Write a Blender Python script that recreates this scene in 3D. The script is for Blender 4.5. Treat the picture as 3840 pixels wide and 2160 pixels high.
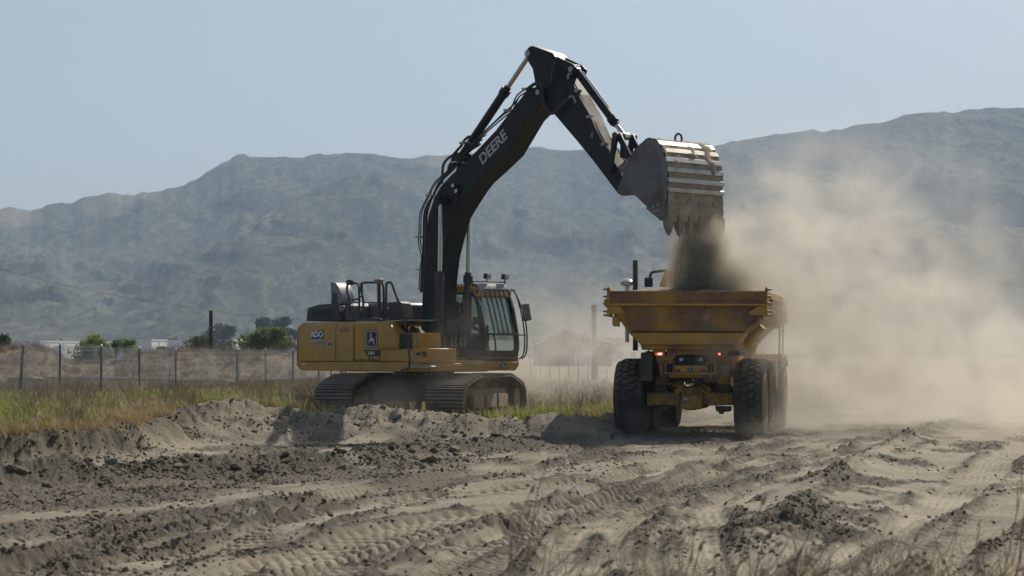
import bpy, bmesh, math, random
import numpy as np
from mathutils import Vector, Matrix, Euler

# ------------------------------------------------------------------ clean
for o in list(bpy.data.objects):
    bpy.data.objects.remove(o, do_unlink=True)
scene = bpy.context.scene
COL = scene.collection
R = math.radians

# ------------------------------------------------------------------ camera
FPX = 8500.0                 # focal length in pixels of the 3840 px wide photograph
CAM_H = 1.675
PITCH = math.atan2(255.0, FPX)
cam_d = bpy.data.cameras.new('camera')
cam = bpy.data.objects.new('camera', cam_d)
COL.objects.link(cam)
cam.location = (0, 0, CAM_H)
cam.rotation_euler = (math.pi / 2 + PITCH, 0, 0)
cam_d.sensor_width = 36.0
cam_d.lens = FPX / 3840.0 * 36.0
cam_d.clip_start = 0.5
cam_d.clip_end = 20000
cam_d.dof.use_dof = True
cam_d.dof.focus_distance = 49.0
cam_d.dof.aperture_fstop = 4.0
scene.camera = cam

# ------------------------------------------------------------------ sun and sky
SUN_EL = R(42)
SUN_AZ = R(32)               # clockwise from the view direction (+Y) towards +X
sun_dir = Vector((math.sin(SUN_AZ) * math.cos(SUN_EL), math.cos(SUN_AZ) * math.cos(SUN_EL), math.sin(SUN_EL)))
sd = bpy.data.lights.new('sun', 'SUN')
sd.energy = 4.8
sd.angle = R(0.53)
sd.color = (1.0, 0.95, 0.87)
sun = bpy.data.objects.new('sun', sd)
COL.objects.link(sun)
sun.rotation_euler = (-sun_dir).to_track_quat('-Z', 'Y').to_euler()

world = bpy.data.worlds.new('World')
scene.world = world
world.use_nodes = True
wn = world.node_tree
wn.nodes.clear()
sky = wn.nodes.new('ShaderNodeTexSky')
sky.sky_type = 'NISHITA'
sky.sun_disc = False
sky.sun_elevation = SUN_EL
sky.sun_rotation = SUN_AZ
sky.altitude = 400
sky.air_density = 1.0
sky.dust_density = 3.2
sky.ozone_density = 1.0
bg = wn.nodes.new('ShaderNodeBackground')
bg.inputs['Strength'].default_value = 0.088
wo = wn.nodes.new('ShaderNodeOutputWorld')
wn.links.new(sky.outputs[0], bg.inputs[0])
wn.links.new(bg.outputs[0], wo.inputs[0])

vs_ = scene.view_settings
vs_.view_transform = 'Standard'
vs_.look = 'None'
vs_.exposure = 0.0
vs_.gamma = 1.0
vs_.use_curve_mapping = False
cy = scene.cycles
cy.use_denoising = True
cy.max_bounces = 8
cy.diffuse_bounces = 3
cy.glossy_bounces = 3
cy.transmission_bounces = 4
cy.transparent_max_bounces = 16
cy.volume_bounces = 1
cy.volume_max_steps = 256
cy.sample_clamp_indirect = 4.0
cy.caustics_reflective = False
cy.caustics_refractive = False

# ------------------------------------------------------------------ pixels of the photograph -> rays
_c, _s = math.cos(PITCH), math.sin(PITCH)
def ray(sx, sy):
    u = (sx - 1920.0) / FPX
    v = (1080.0 - sy) / FPX
    return Vector((u, _c - v * _s, _s + v * _c))
CAM_P = Vector((0, 0, CAM_H))
def on_z(sx, sy, z=0.0):
    d = ray(sx, sy)
    return CAM_P + d * ((z - CAM_H) / d.z)
def at_depth(sx, sy, Y):
    d = ray(sx, sy)
    return CAM_P + d * (Y / d.y)
class Frame:
    """local frame of a thing: origin, heading about z; pixel -> local point on an axis plane"""
    def __init__(self, loc, rz):
        self.m = Matrix.Translation(loc) @ Matrix.Rotation(rz, 4, 'Z')
        self.i = self.m.inverted()
    def hit(self, sx, sy, axis, val):
        o = self.i @ CAM_P
        d = self.i.to_3x3() @ ray(sx, sy)
        t = (val - o[axis]) / d[axis]
        return o + d * t

# ------------------------------------------------------------------ materials
def new_mat(name):
    m = bpy.data.materials.new(name)
    m.use_nodes = True
    return m, m.node_tree, m.node_tree.nodes['Principled BSDF']
def nd(nt, t, **kw):
    n = nt.nodes.new(t)
    for k, v in kw.items():
        if k in n.inputs.keys() if isinstance(k, str) else False:
            n.inputs[k].default_value = v
        else:
            setattr(n, k, v)
    return n
def ramp(nt, fac, stops):
    r = nt.nodes.new('ShaderNodeValToRGB')
    cr = r.color_ramp
    while len(cr.elements) > 1:
        cr.elements.remove(cr.elements[-1])
    cr.elements[0].position = stops[0][0]
    cr.elements[0].color = (*stops[0][1], 1) if len(stops[0][1]) == 3 else stops[0][1]
    for p, c in stops[1:]:
        e = cr.elements.new(p)
        e.color = (*c, 1) if len(c) == 3 else c
    nt.links.new(fac, r.inputs[0])
    return r
def mixc(nt, fac, a, b):
    m = nt.nodes.new('ShaderNodeMix')
    m.data_type = 'RGBA'
    for sock, val in ((m.inputs[0], fac), (m.inputs[6], a), (m.inputs[7], b)):
        if isinstance(val, (int, float)):
            sock.default_value = val
        elif isinstance(val, tuple):
            sock.default_value = (*val, 1) if len(val) == 3 else val
        else:
            nt.links.new(val, sock)
    return m.outputs[2]
def mth(nt, op, a, b=None, clamp=False):
    m = nt.nodes.new('ShaderNodeMath')
    m.operation = op
    m.use_clamp = clamp
    for i, val in enumerate((a, b)):
        if val is None:
            continue
        if isinstance(val, (int, float)):
            m.inputs[i].default_value = val
        else:
            nt.links.new(val, m.inputs[i])
    return m.outputs[0]
def noise(nt, scale, detail=4, rough=0.55, vec=None, dim='3D'):
    n = nt.nodes.new('ShaderNodeTexNoise')
    n.noise_dimensions = dim
    n.inputs['Scale'].default_value = scale
    n.inputs['Detail'].default_value = detail
    n.inputs['Roughness'].default_value = rough
    if vec is not None:
        nt.links.new(vec, n.inputs['Vector'])
    return n
MATS = {}
DUSTC = (0.31, 0.262, 0.18)
def pmat(name, c1, c2=None, scale=3.0, rough=0.5, metal=0.0, bump=0.0, bscale=30.0, dust=0.0, spec=0.5, coat=0.0, lo=0.35, hi=0.65):
    """painted / worn surface: two tones mixed by noise, dust settled on what faces up, fine relief"""
    m, nt, b = new_mat(name)
    tc = nt.nodes.new('ShaderNodeTexCoord')
    col = None
    if c2 is None:
        c2 = tuple(x * 0.8 for x in c1)
    n1 = noise(nt, scale, 6, 0.6, tc.outputs['Object'])
    rp = ramp(nt, n1.outputs[0], [(lo, c1), (hi, c2)])
    col = rp.outputs[0]
    if dust > 0:
        geo = nt.nodes.new('ShaderNodeNewGeometry')
        sep = nt.nodes.new('ShaderNodeSeparateXYZ')
        nt.links.new(geo.outputs['Normal'], sep.inputs[0])
        n2 = noise(nt, 2.3, 7, 0.65, tc.outputs['Object'])
        up = mth(nt, 'MULTIPLY', mth(nt, 'ADD', sep.outputs[2], 0.35, True), 0.75)
        dn = mth(nt, 'SUBTRACT', n2.outputs[0], 0.36, True)
        f = mth(nt, 'MULTIPLY', mth(nt, 'ADD', mth(nt, 'MULTIPLY', up, n2.outputs[0]), dn), dust * 1.6, True)
        col = mixc(nt, f, col, DUSTC)
        rr = mth(nt, 'ADD', mth(nt, 'MULTIPLY', f, 0.5), rough, True)
        nt.links.new(rr, b.inputs['Roughness'])
    else:
        b.inputs['Roughness'].default_value = rough
    nt.links.new(col, b.inputs['Base Color'])
    b.inputs['Metallic'].default_value = metal
    b.inputs['Specular IOR Level'].default_value = spec
    if coat:
        b.inputs['Coat Weight'].default_value = coat
        b.inputs['Coat Roughness'].default_value = 0.2
    if bump > 0:
        n3 = noise(nt, bscale, 5, 0.6, tc.outputs['Object'])
        bp = nt.nodes.new('ShaderNodeBump')
        bp.inputs['Strength'].default_value = bump
        bp.inputs['Distance'].default_value = 0.02
        nt.links.new(n3.outputs[0], bp.inputs['Height'])
        nt.links.new(bp.outputs[0], b.inputs['Normal'])
    MATS[name] = m
    return m

# ------------------------------------------------------------------ mesh builder
class MB:
    def __init__(self):
        self.v = []
        self.f = []
    def add(self, vs, fs):
        n = len(self.v)
        self.v.extend([tuple(p) for p in vs])
        self.f.extend([tuple(i + n for i in f) for f in fs])
        return self
    def box(self, x0, x1, y0, y1, z0, z1):
        vs = [(x0, y0, z0), (x1, y0, z0), (x1, y1, z0), (x0, y1, z0), (x0, y0, z1), (x1, y0, z1), (x1, y1, z1), (x0, y1, z1)]
        return self.add(vs, [(0, 3, 2, 1), (4, 5, 6, 7), (0, 1, 5, 4), (1, 2, 6, 5), (2, 3, 7, 6), (3, 0, 4, 7)])
    def obox(self, c, s, M3):
        """oriented box: centre, size, 3x3"""
        h = [x / 2 for x in s]
        vs = [Vector(c) + M3 @ Vector((a * h[0], b * h[1], d * h[2])) for d in (-1, 1) for a, b in ((-1, -1), (1, -1), (1, 1), (-1, 1))]
        return self.add(vs, [(0, 3, 2, 1), (4, 5, 6, 7), (0, 1, 5, 4), (1, 2, 6, 5), (2, 3, 7, 6), (3, 0, 4, 7)])
    def prism(self, poly, axis, a, b, poly2=None):
        """poly of 2-tuples in the two other axes (in x,y,z order), from a to b along axis"""
        p2 = poly2 or poly
        def mk(q, w):
            if axis == 0: return (w, q[0], q[1])
            if axis == 1: return (q[0], w, q[1])
            return (q[0], q[1], w)
        n = len(poly)
        vs = [mk(q, a) for q in poly] + [mk(q, b) for q in p2]
        fs = [tuple(range(n))[::-1], tuple(range(n, 2 * n))]
        for i in range(n):
            j = (i + 1) % n
            fs.append((i, j, n + j, n + i))
        return self.add(vs, fs)
    def cyl(self, p0, p1, r0, r1=None, n=16, cap=True):
        p0, p1 = Vector(p0), Vector(p1)
        r1 = r0 if r1 is None else r1
        d = (p1 - p0).normalized()
        a = d.orthogonal().normalized()
        b = d.cross(a)
        vs = []
        for p, r in ((p0, r0), (p1, r1)):
            for k in range(n):
                t = 2 * math.pi * k / n
                vs.append(p + a * (r * math.cos(t)) + b * (r * math.sin(t)))
        fs = [(k, (k + 1) % n, n + (k + 1) % n, n + k) for k in range(n)]
        if cap:
            fs += [tuple(range(n))[::-1], tuple(range(n, 2 * n))]
        return self.add(vs, fs)
    def tube(self, pts, r, n=8, cap=True):
        pts = [Vector(p) for p in pts]
        rs = r if isinstance(r, (list, tuple)) else [r] * len(pts)
        t0 = (pts[1] - pts[0]).normalized()
        a = t0.orthogonal().normalized()
        vs = []
        for i, p in enumerate(pts):
            if i == 0: t = (pts[1] - pts[0])
            elif i == len(pts) - 1: t = (pts[-1] - pts[-2])
            else: t = (pts[i + 1] - pts[i]).normalized() + (pts[i] - pts[i - 1]).normalized()
            t = t.normalized()
            a = (a - t * a.dot(t))
            a = a.normalized() if a.length > 1e-6 else t.orthogonal().normalized()
            b = t.cross(a)
            for k in range(n):
                q = 2 * math.pi * k / n
                vs.append(p + a * (rs[i] * math.cos(q)) + b * (rs[i] * math.sin(q)))
        fs = []
        for i in range(len(pts) - 1):
            for k in range(n):
                fs.append((i * n + k, i * n + (k + 1) % n, (i + 1) * n + (k + 1) % n, (i + 1) * n + k))
        if cap:
            fs += [tuple(range(n))[::-1], tuple(range((len(pts) - 1) * n, len(pts) * n))]
        return self.add(vs, fs)
    def lathe(self, c, axis, prof, n=32):
        """prof: list of (along axis, radius); axis vector"""
        c = Vector(c); d = Vector(axis).normalized()
        a = d.orthogonal().normalized(); b = d.cross(a)
        vs = []
        for h, r in prof:
            for k in range(n):
                t = 2 * math.pi * k / n
                vs.append(c + d * h + a * (r * math.cos(t)) + b * (r * math.sin(t)))
        fs = []
        for i in range(len(prof) - 1):
            for k in range(n):
                fs.append((i * n + k, i * n + (k + 1) % n, (i + 1) * n + (k + 1) % n, (i + 1) * n + k))
        fs += [tuple(range(n))[::-1], tuple(range((len(prof) - 1) * n, len(prof) * n))]
        return self.add(vs, fs)
    def mesh(self, name, mat, smooth=True, ang=35, recalc=True):
        me = bpy.data.meshes.new(name)
        me.from_pydata(self.v, [], self.f)
        if recalc:
            bm = bmesh.new(); bm.from_mesh(me)
            bmesh.ops.recalc_face_normals(bm, faces=bm.faces)
            bm.to_mesh(me); bm.free()
        if mat is not None:
            me.materials.append(mat if not isinstance(mat, str) else MATS[mat])
        if smooth:
            me.polygons.foreach_set('use_smooth', [True] * len(me.polygons))
            me.set_sharp_from_angle(angle=R(ang))
        me.update()
        return me
    def build(self, name, mat, parent=None, bevel=0.0, smooth=True, ang=35, seg=2):
        o = bpy.data.objects.new(name, self.mesh(name, mat, smooth, ang))
        COL.objects.link(o)
        if parent is not None:
            o.parent = parent
        if bevel > 0:
            md = o.modifiers.new('bevel', 'BEVEL')
            md.width = bevel; md.segments = seg; md.limit_method = 'ANGLE'; md.angle_limit = R(38)
        return o
def tag(o, label=None, cat=None, group=None, kind=None):
    if label: o['label'] = label
    if cat: o['category'] = cat
    if group: o['group'] = group
    if kind: o['kind'] = kind
    return o
def empty(name, loc, rz=0.0):
    o = bpy.data.objects.new(name, None)
    COL.objects.link(o)
    o.location = loc
    o.rotation_euler = (0, 0, rz)
    o.empty_display_size = 0.2
    return o
def link_mesh(name, me, parent=None):
    o = bpy.data.objects.new(name, me)
    COL.objects.link(o)
    if parent is not None:
        o.parent = parent
    return o
def smooth_path(pts, k=6):
    """Catmull-Rom through points"""
    P = [Vector(p) for p in pts]
    P = [P[0] * 2 - P[1]] + P + [P[-1] * 2 - P[-2]]
    out = []
    for i in range(1, len(P) - 2):
        for j in range(k):
            t = j / k
            a, b, c, d = P[i - 1], P[i], P[i + 1], P[i + 2]
            out.append(0.5 * ((2 * b) + (c - a) * t + (2 * a - 5 * b + 4 * c - d) * t * t + (3 * b - a - 3 * c + d) * t ** 3))
    out.append(P[-2])
    return out
def text_quad(body, P0, U, V, name, mat, parent, lift=None, bold=0.03, depth=0.002, mirror=False, shear=0.0):
    """lettering as thin raised mesh, its box mapped to the parallelogram P0 + a U + b V"""
    cu = bpy.data.curves.new(name, 'FONT')
    cu.body = body; cu.size = 1.0; cu.offset = bold; cu.align_x = 'LEFT'; cu.resolution_u = 4
    to = bpy.data.objects.new(name, cu)
    COL.objects.link(to)
    dg = bpy.context.evaluated_depsgraph_get()
    me = bpy.data.meshes.new_from_object(to.evaluated_get(dg))
    bpy.data.objects.remove(to, do_unlink=True)
    n = len(me.vertices)
    co = np.empty(n * 3); me.vertices.foreach_get('co', co); co = co.reshape(-1, 3)
    lo = co.min(0); hi = co.max(0)
    a = (co[:, 0] - lo[0]) / (hi[0] - lo[0]); b = (co[:, 1] - lo[1]) / (hi[1] - lo[1])
    if mirror: a = 1 - a
    P0, U, V = (np.array(q) for q in (P0, U, V))
    nn = np.cross(U, V); nn = nn / np.linalg.norm(nn)
    w = P0[None] + a[:, None] * U[None] + b[:, None] * V[None] + nn[None] * (lift or 0.004)
    me.vertices.foreach_set('co', w.astype(np.float32).ravel())
    me.materials.clear(); me.materials.append(MATS[mat] if isinstance(mat, str) else mat)
    me.update()
    o = link_mesh(name, me, parent)
    return o

# ------------------------------------------------------------------ numpy noise
_rng = np.random.default_rng(7)
_perm = _rng.permutation(4096)
_val = _rng.random(4096)
def vnoise(x, y, seed=0):
    xi = np.floor(x).astype(np.int64); yi = np.floor(y).astype(np.int64)
    fx = x - xi; fy = y - yi
    fx = fx * fx * fx * (fx * (fx * 6 - 15) + 10); fy = fy * fy * fy * (fy * (fy * 6 - 15) + 10)
    def h(a, b):
        return _val[_perm[(_perm[(a + seed * 57) & 4095] + b) & 4095]]
    v00 = h(xi, yi); v10 = h(xi + 1, yi); v01 = h(xi, yi + 1); v11 = h(xi + 1, yi + 1)
    return (v00 * (1 - fx) + v10 * fx) * (1 - fy) + (v01 * (1 - fx) + v11 * fx) * fy
def fbm(x, y, octv=4, seed=0, gain=0.5, lac=2.03):
    s = 0.0; a = 1.0; t = 0.0
    for i in range(octv):
        s = s + a * (vnoise(x, y, seed + i * 3) - 0.5); t += a
        x = x * lac + 13.7; y = y * lac + 7.1; a *= gain
    return s / t * 2.0          # about -1..1
def ridged(x, y, octv=4, seed=0):
    s = 0.0; a = 1.0; t = 0.0
    for i in range(octv):
        s = s + a * (1 - np.abs(vnoise(x, y, seed + i * 5) * 2 - 1)); t += a
        x = x * 2.1 + 3.3; y = y * 2.1 + 9.1; a *= 0.5
    return s / t
def sstep(a, b, x):
    t = np.clip((x - a) / (b - a), 0, 1)
    return t * t * (3 - 2 * t)
def polydist(X, Y, pts):
    """distance to polyline, signed side (+ = left of travel), arclength"""
    best = np.full(X.shape, 1e9); sign = np.zeros(X.shape); arc = np.zeros(X.shape)
    acc = 0.0
    for (ax, ay), (bx, by) in zip(pts[:-1], pts[1:]):
        dx, dy = bx - ax, by - ay
        L = math.hypot(dx, dy)
        t = np.clip(((X - ax) * dx + (Y - ay) * dy) / (L * L), 0, 1)
        qx = X - (ax + t * dx); qy = Y - (ay + t * dy)
        d = np.hypot(qx, qy)
        m = d < best
        best = np.where(m, d, best)
        sign = np.where(m, np.sign(dx * qy - dy * qx), sign)
        arc = np.where(m, acc + t * L, arc)
        acc += L
    return best, sign, arc
def grid_mesh(name, X, Y, Z, mat, attrs=None):
    r, c = X.shape
    me = bpy.data.meshes.new(name)
    co = np.stack([X, Y, Z], -1).reshape(-1, 3).astype(np.float32)
    idx = np.arange(r * c).reshape(r, c)
    q = np.stack([idx[:-1, :-1], idx[:-1, 1:], idx[1:, 1:], idx[1:, :-1]], -1).reshape(-1, 4)
    nq = len(q)
    me.vertices.add(len(co)); me.vertices.foreach_set('co', co.ravel())
    me.loops.add(nq * 4); me.loops.foreach_set('vertex_index', q.ravel().astype(np.int32))
    me.polygons.add(nq)
    me.polygons.foreach_set('loop_start', np.arange(0, nq * 4, 4, dtype=np.int32))
    me.polygons.foreach_set('use_smooth', np.ones(nq, dtype=bool))
    me.update(calc_edges=True)
    for k, a in (attrs or {}).items():
        at = me.attributes.new(k, 'FLOAT', 'POINT')
        at.data.foreach_set('value', a.ravel().astype(np.float32))
    if mat is not None:
        me.materials.append(mat)
    o = bpy.data.objects.new(name, me)
    COL.objects.link(o)
    return o
def attr(nt, name):
    a = nt.nodes.new('ShaderNodeAttribute')
    a.attribute_name = name
    return a.outputs['Fac']
# ================================================================== terrain
VK = 3840.0 / 2576.0
def gv(x, y, z=0.0):
    p = on_z(x * VK, y * VK, z)
    return (p.x, p.y)

# bank edge (undisturbed grass on the left of travel direction / behind it)
BANK = [(-13.0, 25.0), (-9.0, 31.2), (-7.5, 33.3), (-6.6, 34.6), (-6.2, 36.0), (-6.35, 39.5), (-6.3, 43.0), (-5.6, 46.5), (-4.0, 48.6), (-1.0, 49.3), (1.2, 50.2), (2.3, 53.0), (4.2, 60.0), (9.0, 80.0), (20.0, 130.0), (60, 300.0)]
RUTS = [
    [gv(230, 1449), gv(480, 1392), gv(1000, 1262), gv(1500, 1205), gv(2000, 1124), gv(2250, 1075)],
    [gv(560, 1475), gv(1000, 1335), gv(1480, 1255), gv(1850, 1180), gv(2150, 1105)],
    [gv(1590, 1475), gv(1600, 1335), gv(1700, 1245), gv(1980, 1178), gv(2230, 1110)],
    [gv(1760, 1475), gv(1730, 1345), gv(1820, 1258), gv(2060, 1190), gv(2300, 1110)],
    [gv(0, 1440), gv(600, 1303), gv(1200, 1185), gv(1605, 1098)],
    [gv(900, 1475), gv(1250, 1345), gv(1560, 1215), gv(1890, 1098)],
    [gv(2050, 1500), gv(2320, 1290), gv(2480, 1180), gv(2580, 1100)],
    [gv(1120, 1490), gv(1200, 1400), gv(1330, 1322), gv(1560, 1262), gv(1820, 1200), gv(2090, 1135)],
    [gv(-60, 1475), gv(330, 1340), gv(760, 1262), gv(1150, 1215), gv(1560, 1140)],
    [gv(1400, 1490), gv(1440, 1400), gv(1540, 1300), gv(1700, 1222), gv(1830, 1170)],
    [gv(2200, 1490), gv(2420, 1330), gv(2620, 1230)],
    [gv(2050, 1205), gv(1850, 1222), gv(1760, 1262), gv(1790, 1320), gv(1960, 1345)],
    [gv(700, 1490), gv(900, 1400), gv(1180, 1330), gv(1400, 1290), gv(1650, 1215), gv(1960, 1140)],
]
WROW = [gv(1900, 1400), gv(1990, 1310), gv(2110, 1205), gv(2230, 1135), gv(2340, 1085), gv(2500, 1045)]
WDARK = [(-11.5, 26.5), gv(0, 1218), gv(300, 1202), gv(560, 1190), gv(720, 1178), gv(860, 1178), gv(1000, 1150), gv(1150, 1138), gv(1320, 1122)]
def ease(pts):
    return [(p.x, p.y) for p in smooth_path([(a, b, 0) for a, b in pts], 5)]
RUTS = [ease(r) for r in RUTS]
WROW = ease(WROW); WDARK = ease(WDARK); BANKS = ease(BANK)
# spoil heaps in front of the excavator: x, y, rx, ry, height
HEAPS = [(-5.3, 46.2, 1.1, 1.5, .30), (-3.9, 47.2, 1.2, 1.3, .38), (-2.9, 47.6, 1.2, 1.3, .48), (-2.2, 47.5, .9, 1.2, .46), (-1.6, 47.3, .7, 1.1, .42), (-.95, 46.9, .9, 1.1, .40), (-.1, 46.6, .6, .9, .36),
         (.9, 46.6, .8, .9, .40), (1.6, 47.4, .6, .8, .34), (2.1, 49.2, .7, 1.0, .35), (-6.0, 44.0, .7, 1.2, .16), (.4, 47.8, 1.6, .7, .2)]
def ground(X, Y, full=True):
    X = np.asarray(X, float); Y = np.asarray(Y, float)
    n1 = fbm(X * .5, Y * .5, 3, 1)
    n2 = fbm(X * 2.2, Y * 2.2, 4, 5)
    n3 = fbm(X * 9, Y * 9, 3, 9)
    near = sstep(140, 60, Y)
    z = .05 * n1 * near
    # terrace behind the cut bank
    bd, bs, ba = polydist(X, Y, BANKS)
    sd_ = bd * bs + .30 * fbm(X * 1.1, Y * 1.1, 3, 21) + .05 * n2 + .05 * n3 + .04 * (ridged(ba * 4.4 + n1, bd * 1.4 + n2, 3, 23) - .6) + .05 * fbm(X * 4, Y * 4, 3, 27)
    terr_h = .52 - .32 * sstep(-5.5, -3.2, X) * sstep(30, 46, Y)
    qs = sstep(-.3, .5, fbm(ba * .55, ba * 0 + 4, 3, 77))
    ter = np.clip((sd_ + .12 + .45 * qs) / (.30 + .55 * qs), 0, 1)
    ter = ter * ter * (3 - 2 * ter)
    talus = np.exp(-np.clip(-sd_, 0, 9) ** 2 / .5) * .16 * (1 - ter)
    z = z + terr_h * ter + talus * sstep(50, 47, Y)
    # far berms and low ground behind the fence
    far = sstep(90, 108, Y) * (1 - sstep(125, 150, Y))
    bx = X / Y * 105.0
    berm = (1.10 * (1 - sstep(-21.6, -20.2, bx)) + .35 * sstep(-21.6, -20.2, bx) + .62 * sstep(-18.6, -16.6, bx)) * (1 - sstep(-8.5, -4.0, bx)) + .25
    z = z + far * berm * (1.02 + .25 * fbm(X * .25, Y * .12, 3, 33))
    # spoil heaps
    heap = np.zeros_like(z)
    for hx, hy, rx, ry, hh in HEAPS:
        e = ((X - hx + .18 * n2) / rx) ** 2 + ((Y - hy + .2 * n1) / ry) ** 2
        heap = np.maximum(heap, hh * 1.38 * np.exp(-e * 1.1))
    z = z + heap * (.86 + .22 * n2) + (.035 * n3 + .02 * fbm(X * 22, Y * 16, 2, 15) + .16 * (ridged(X * 1.9, Y * 1.9, 3, 16) - .5)) * sstep(.05, .3, heap)
    # dark windrow
    wd, ws, wa = polydist(X, Y, WDARK)
    wobble = fbm(wa * .6, wa * 0 + 3, 3, 41)
    wamp = (.20 + .12 * wobble) * sstep(0, 3, wa)
    wrow = np.exp(-(wd / (.55 + .2 * wobble)) ** 2) * sstep(0, 1.5, wa)
    z = z + wamp * wrow * (1 + .5 * n2)
    trench = np.exp(-((wd - 1.7) / .9) ** 2) * (ws > 0) * sstep(38, 33, Y) * .10
    z = z - trench
    # pale windrow on the right
    vd, vs, va = polydist(X, Y, WROW)
    vrow = np.exp(-(vd / .24) ** 2)
    z = z + vrow * (.10 + .05 * fbm(va * 1.5, va * 0, 3, 44)) * (1 + .6 * n3)
    z = z + .05 * np.exp(-(vd / 1.0) ** 2)
    z = z - .05 * sstep(0, 1.2, vd) * (vs < 0) * sstep(6, 3, vd)
    road = (1 - ter) * (1 - sstep(.03, .2, heap)) * near
    # ruts with lug prints
    smooth = np.zeros_like(z); rough = np.zeros_like(z); lug = np.zeros_like(z)
    for k, r in enumerate(RUTS):
        rx_ = [q[0] for q in r]; ry_ = [q[1] for q in r]
        mk = (X > min(rx_) - 1.2) & (X < max(rx_) + 1.2) & (Y > min(ry_) - 1.2) & (Y < max(ry_) + 1.2)
        if not mk.any():
            continue
        d, s_, a = polydist(X[mk] + .06 * n1[mk], Y[mk], r)
        w = .34 + .05 * math.sin(k * 2.1)
        deep = k in (0, 1, 5, 8, 12)
        inside = 1 - sstep(w * .8, w, d)
        edge = np.exp(-((d - w * 1.22) / .10) ** 2) * sstep(-.35, .25, fbm(a * .7, d * 0 + k, 3, 120))
        dep = .042 + .012 * math.sin(k * 1.7) + .01 * n1[mk]
        tread = np.clip(np.sin(2 * math.pi * (a / (.30 if deep else .20) + d * (1.6 if k % 2 else -1.6))) * 2.2, 0, 1) * (fbm(a * .5, d * 2, 2, 60 + k) > -.25)
        rd = road[mk]
        z[mk] += rd * edge * (.027 + .026 * n2[mk]) * (1 + 1.3 * n3[mk]) - rd * inside * (dep + (.045 if deep else .018) * tread + .005 * np.cos(2 * math.pi * d / .095))
        smooth[mk] = np.maximum(smooth[mk], inside); rough[mk] = np.maximum(rough[mk], edge)
        lug[mk] = np.maximum(lug[mk], inside * tread)
    # churned and compacted patches
    uu = (X * math.cos(R(14)) - Y * math.sin(R(14)))
    vv = (X * math.sin(R(14)) + Y * math.cos(R(14)))
    patch = fbm(uu * 1.1, vv * .33, 4, 71)
    churn = sstep(-.06, .22, patch + .30 * n2 + .12 * n3) * (1 - smooth * .6) * (1 - .75 * sstep(.0, 1.0, uu + 1.6 - .3 * n1) * sstep(4.5, 2.5, uu))
    churn = np.maximum(churn, np.clip(wrow * 1.2, 0, 1)) * road
    leftclod = sstep(-6.3, -8.0, uu) * road * sstep(.2, .6, .6 + patch)
    churn = np.maximum(churn, leftclod * .8)
    fine = fbm(X * 20, Y * 11, 3, 81)
    fine2 = fbm(X * 7.5, Y * 5.0, 3, 85)
    z = z + road * (1 - .75 * smooth) * ((.006 + .036 * churn) * fine2 + (.006 + .034 * churn) * fine)
    z = z + ter * near * .05 * n2 * (1 - sstep(.05, .3, heap))
    if not full:
        return z
    wet = np.clip(churn * .85 + rough * .85 * road + wrow * .8 + lug * .6 * road, 0, 1)
    damp = np.clip(sstep(.0, .40, fbm(X * .35, Y * .2, 3, 91)) + .55 * sstep(-2.0, -4.5, uu + .8 * n1), 0, 1) * road
    bankf = np.exp(-(sd_ / .55) ** 2) * sstep(48, 46, Y) * (1 - sstep(.1, .3, heap))
    sod = np.exp(-((sd_ - .18) / .18) ** 2) * sstep(47.5, 45, Y)
    grassy = ter * (1 - sstep(.06, .16, heap)) * (1 - sstep(150, 110, Y) * sstep(88, 100, Y))
    return dict(z=z, churn=churn, wet=wet, damp=damp, bank=bankf, sod=sod, grassy=grassy, heap=sstep(.03, .2, heap), smooth=smooth * road, road=road, wrow=wrow * road, vrow=vrow * road, sd=sd_, leftclod=leftclod, rough=rough * road, lug=lug * road, ter=ter)
def gz(x, y):
    return float(ground(np.array([x]), np.array([y]), False)[0])

# polar grid about the camera's foot: fine where the photograph looks, coarse outside
ang = np.concatenate([np.linspace(-75, -17.2, 36)[:-1], np.linspace(-17.2, -15.2, 24)[:-1], np.linspace(-15.2, 15.2, 1060), np.linspace(15.2, 17.2, 24)[1:], np.linspace(17.2, 75, 36)[1:]])
dist = np.concatenate([np.linspace(1.5, 15.0, 26)[:-1], 15.0 * (62 / 15.0) ** np.linspace(0, 1, 640), 62 * (150 / 62) ** np.linspace(0, 1, 120)[1:], 150 * (9000 / 150) ** np.linspace(0, 1, 46)[1:]])
A, Dd = np.meshgrid(np.radians(ang), dist)
GX = Dd * np.sin(A); GY = Dd * np.cos(A)
G = ground(GX, GY)
gz_all = G.pop('z')
gz_all = gz_all - 3.0 * sstep(160, 700, Dd) * 0
m, nt, b = new_mat('dirt')
tc = nt.nodes.new('ShaderNodeTexCoord').outputs['Object']
na = noise(nt, 1.1, 8, 0.62, tc); nb = noise(nt, 14, 8, 0.65, tc); ncx = noise(nt, .33, 5, .5, tc)
pale = ramp(nt, na.outputs[0], [(.30, (.22, .183, .123)), (.70, (.385, .325, .222))]).outputs[0]
pale = mixc(nt, mth(nt, 'MULTIPLY', mth(nt, 'SUBTRACT', nb.outputs[0], .45, True), 1.6, True), pale, (.155, .128, .083))
dark = ramp(nt, nb.outputs[0], [(.30, (.048, .039, .026)), (.70, (.125, .103, .069))]).outputs[0]
wetf = mth(nt, 'MULTIPLY', attr(nt, 'wet'), mth(nt, 'ADD', mth(nt, 'MULTIPLY', nb.outputs[0], 1.1), .25), True)
pale = mixc(nt, mth(nt, 'MULTIPLY', attr(nt, 'smooth'), .55, True), pale, (.40, .338, .232))
col = mixc(nt, wetf, pale, dark)
dampf = mth(nt, 'MULTIPLY', attr(nt, 'damp'), .34, True)
col = mixc(nt, dampf, col, (.13, .107, .071))
col = mixc(nt, mth(nt, 'MULTIPLY', attr(nt, 'sod'), .75, True), col, (.05, .038, .026))
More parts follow.
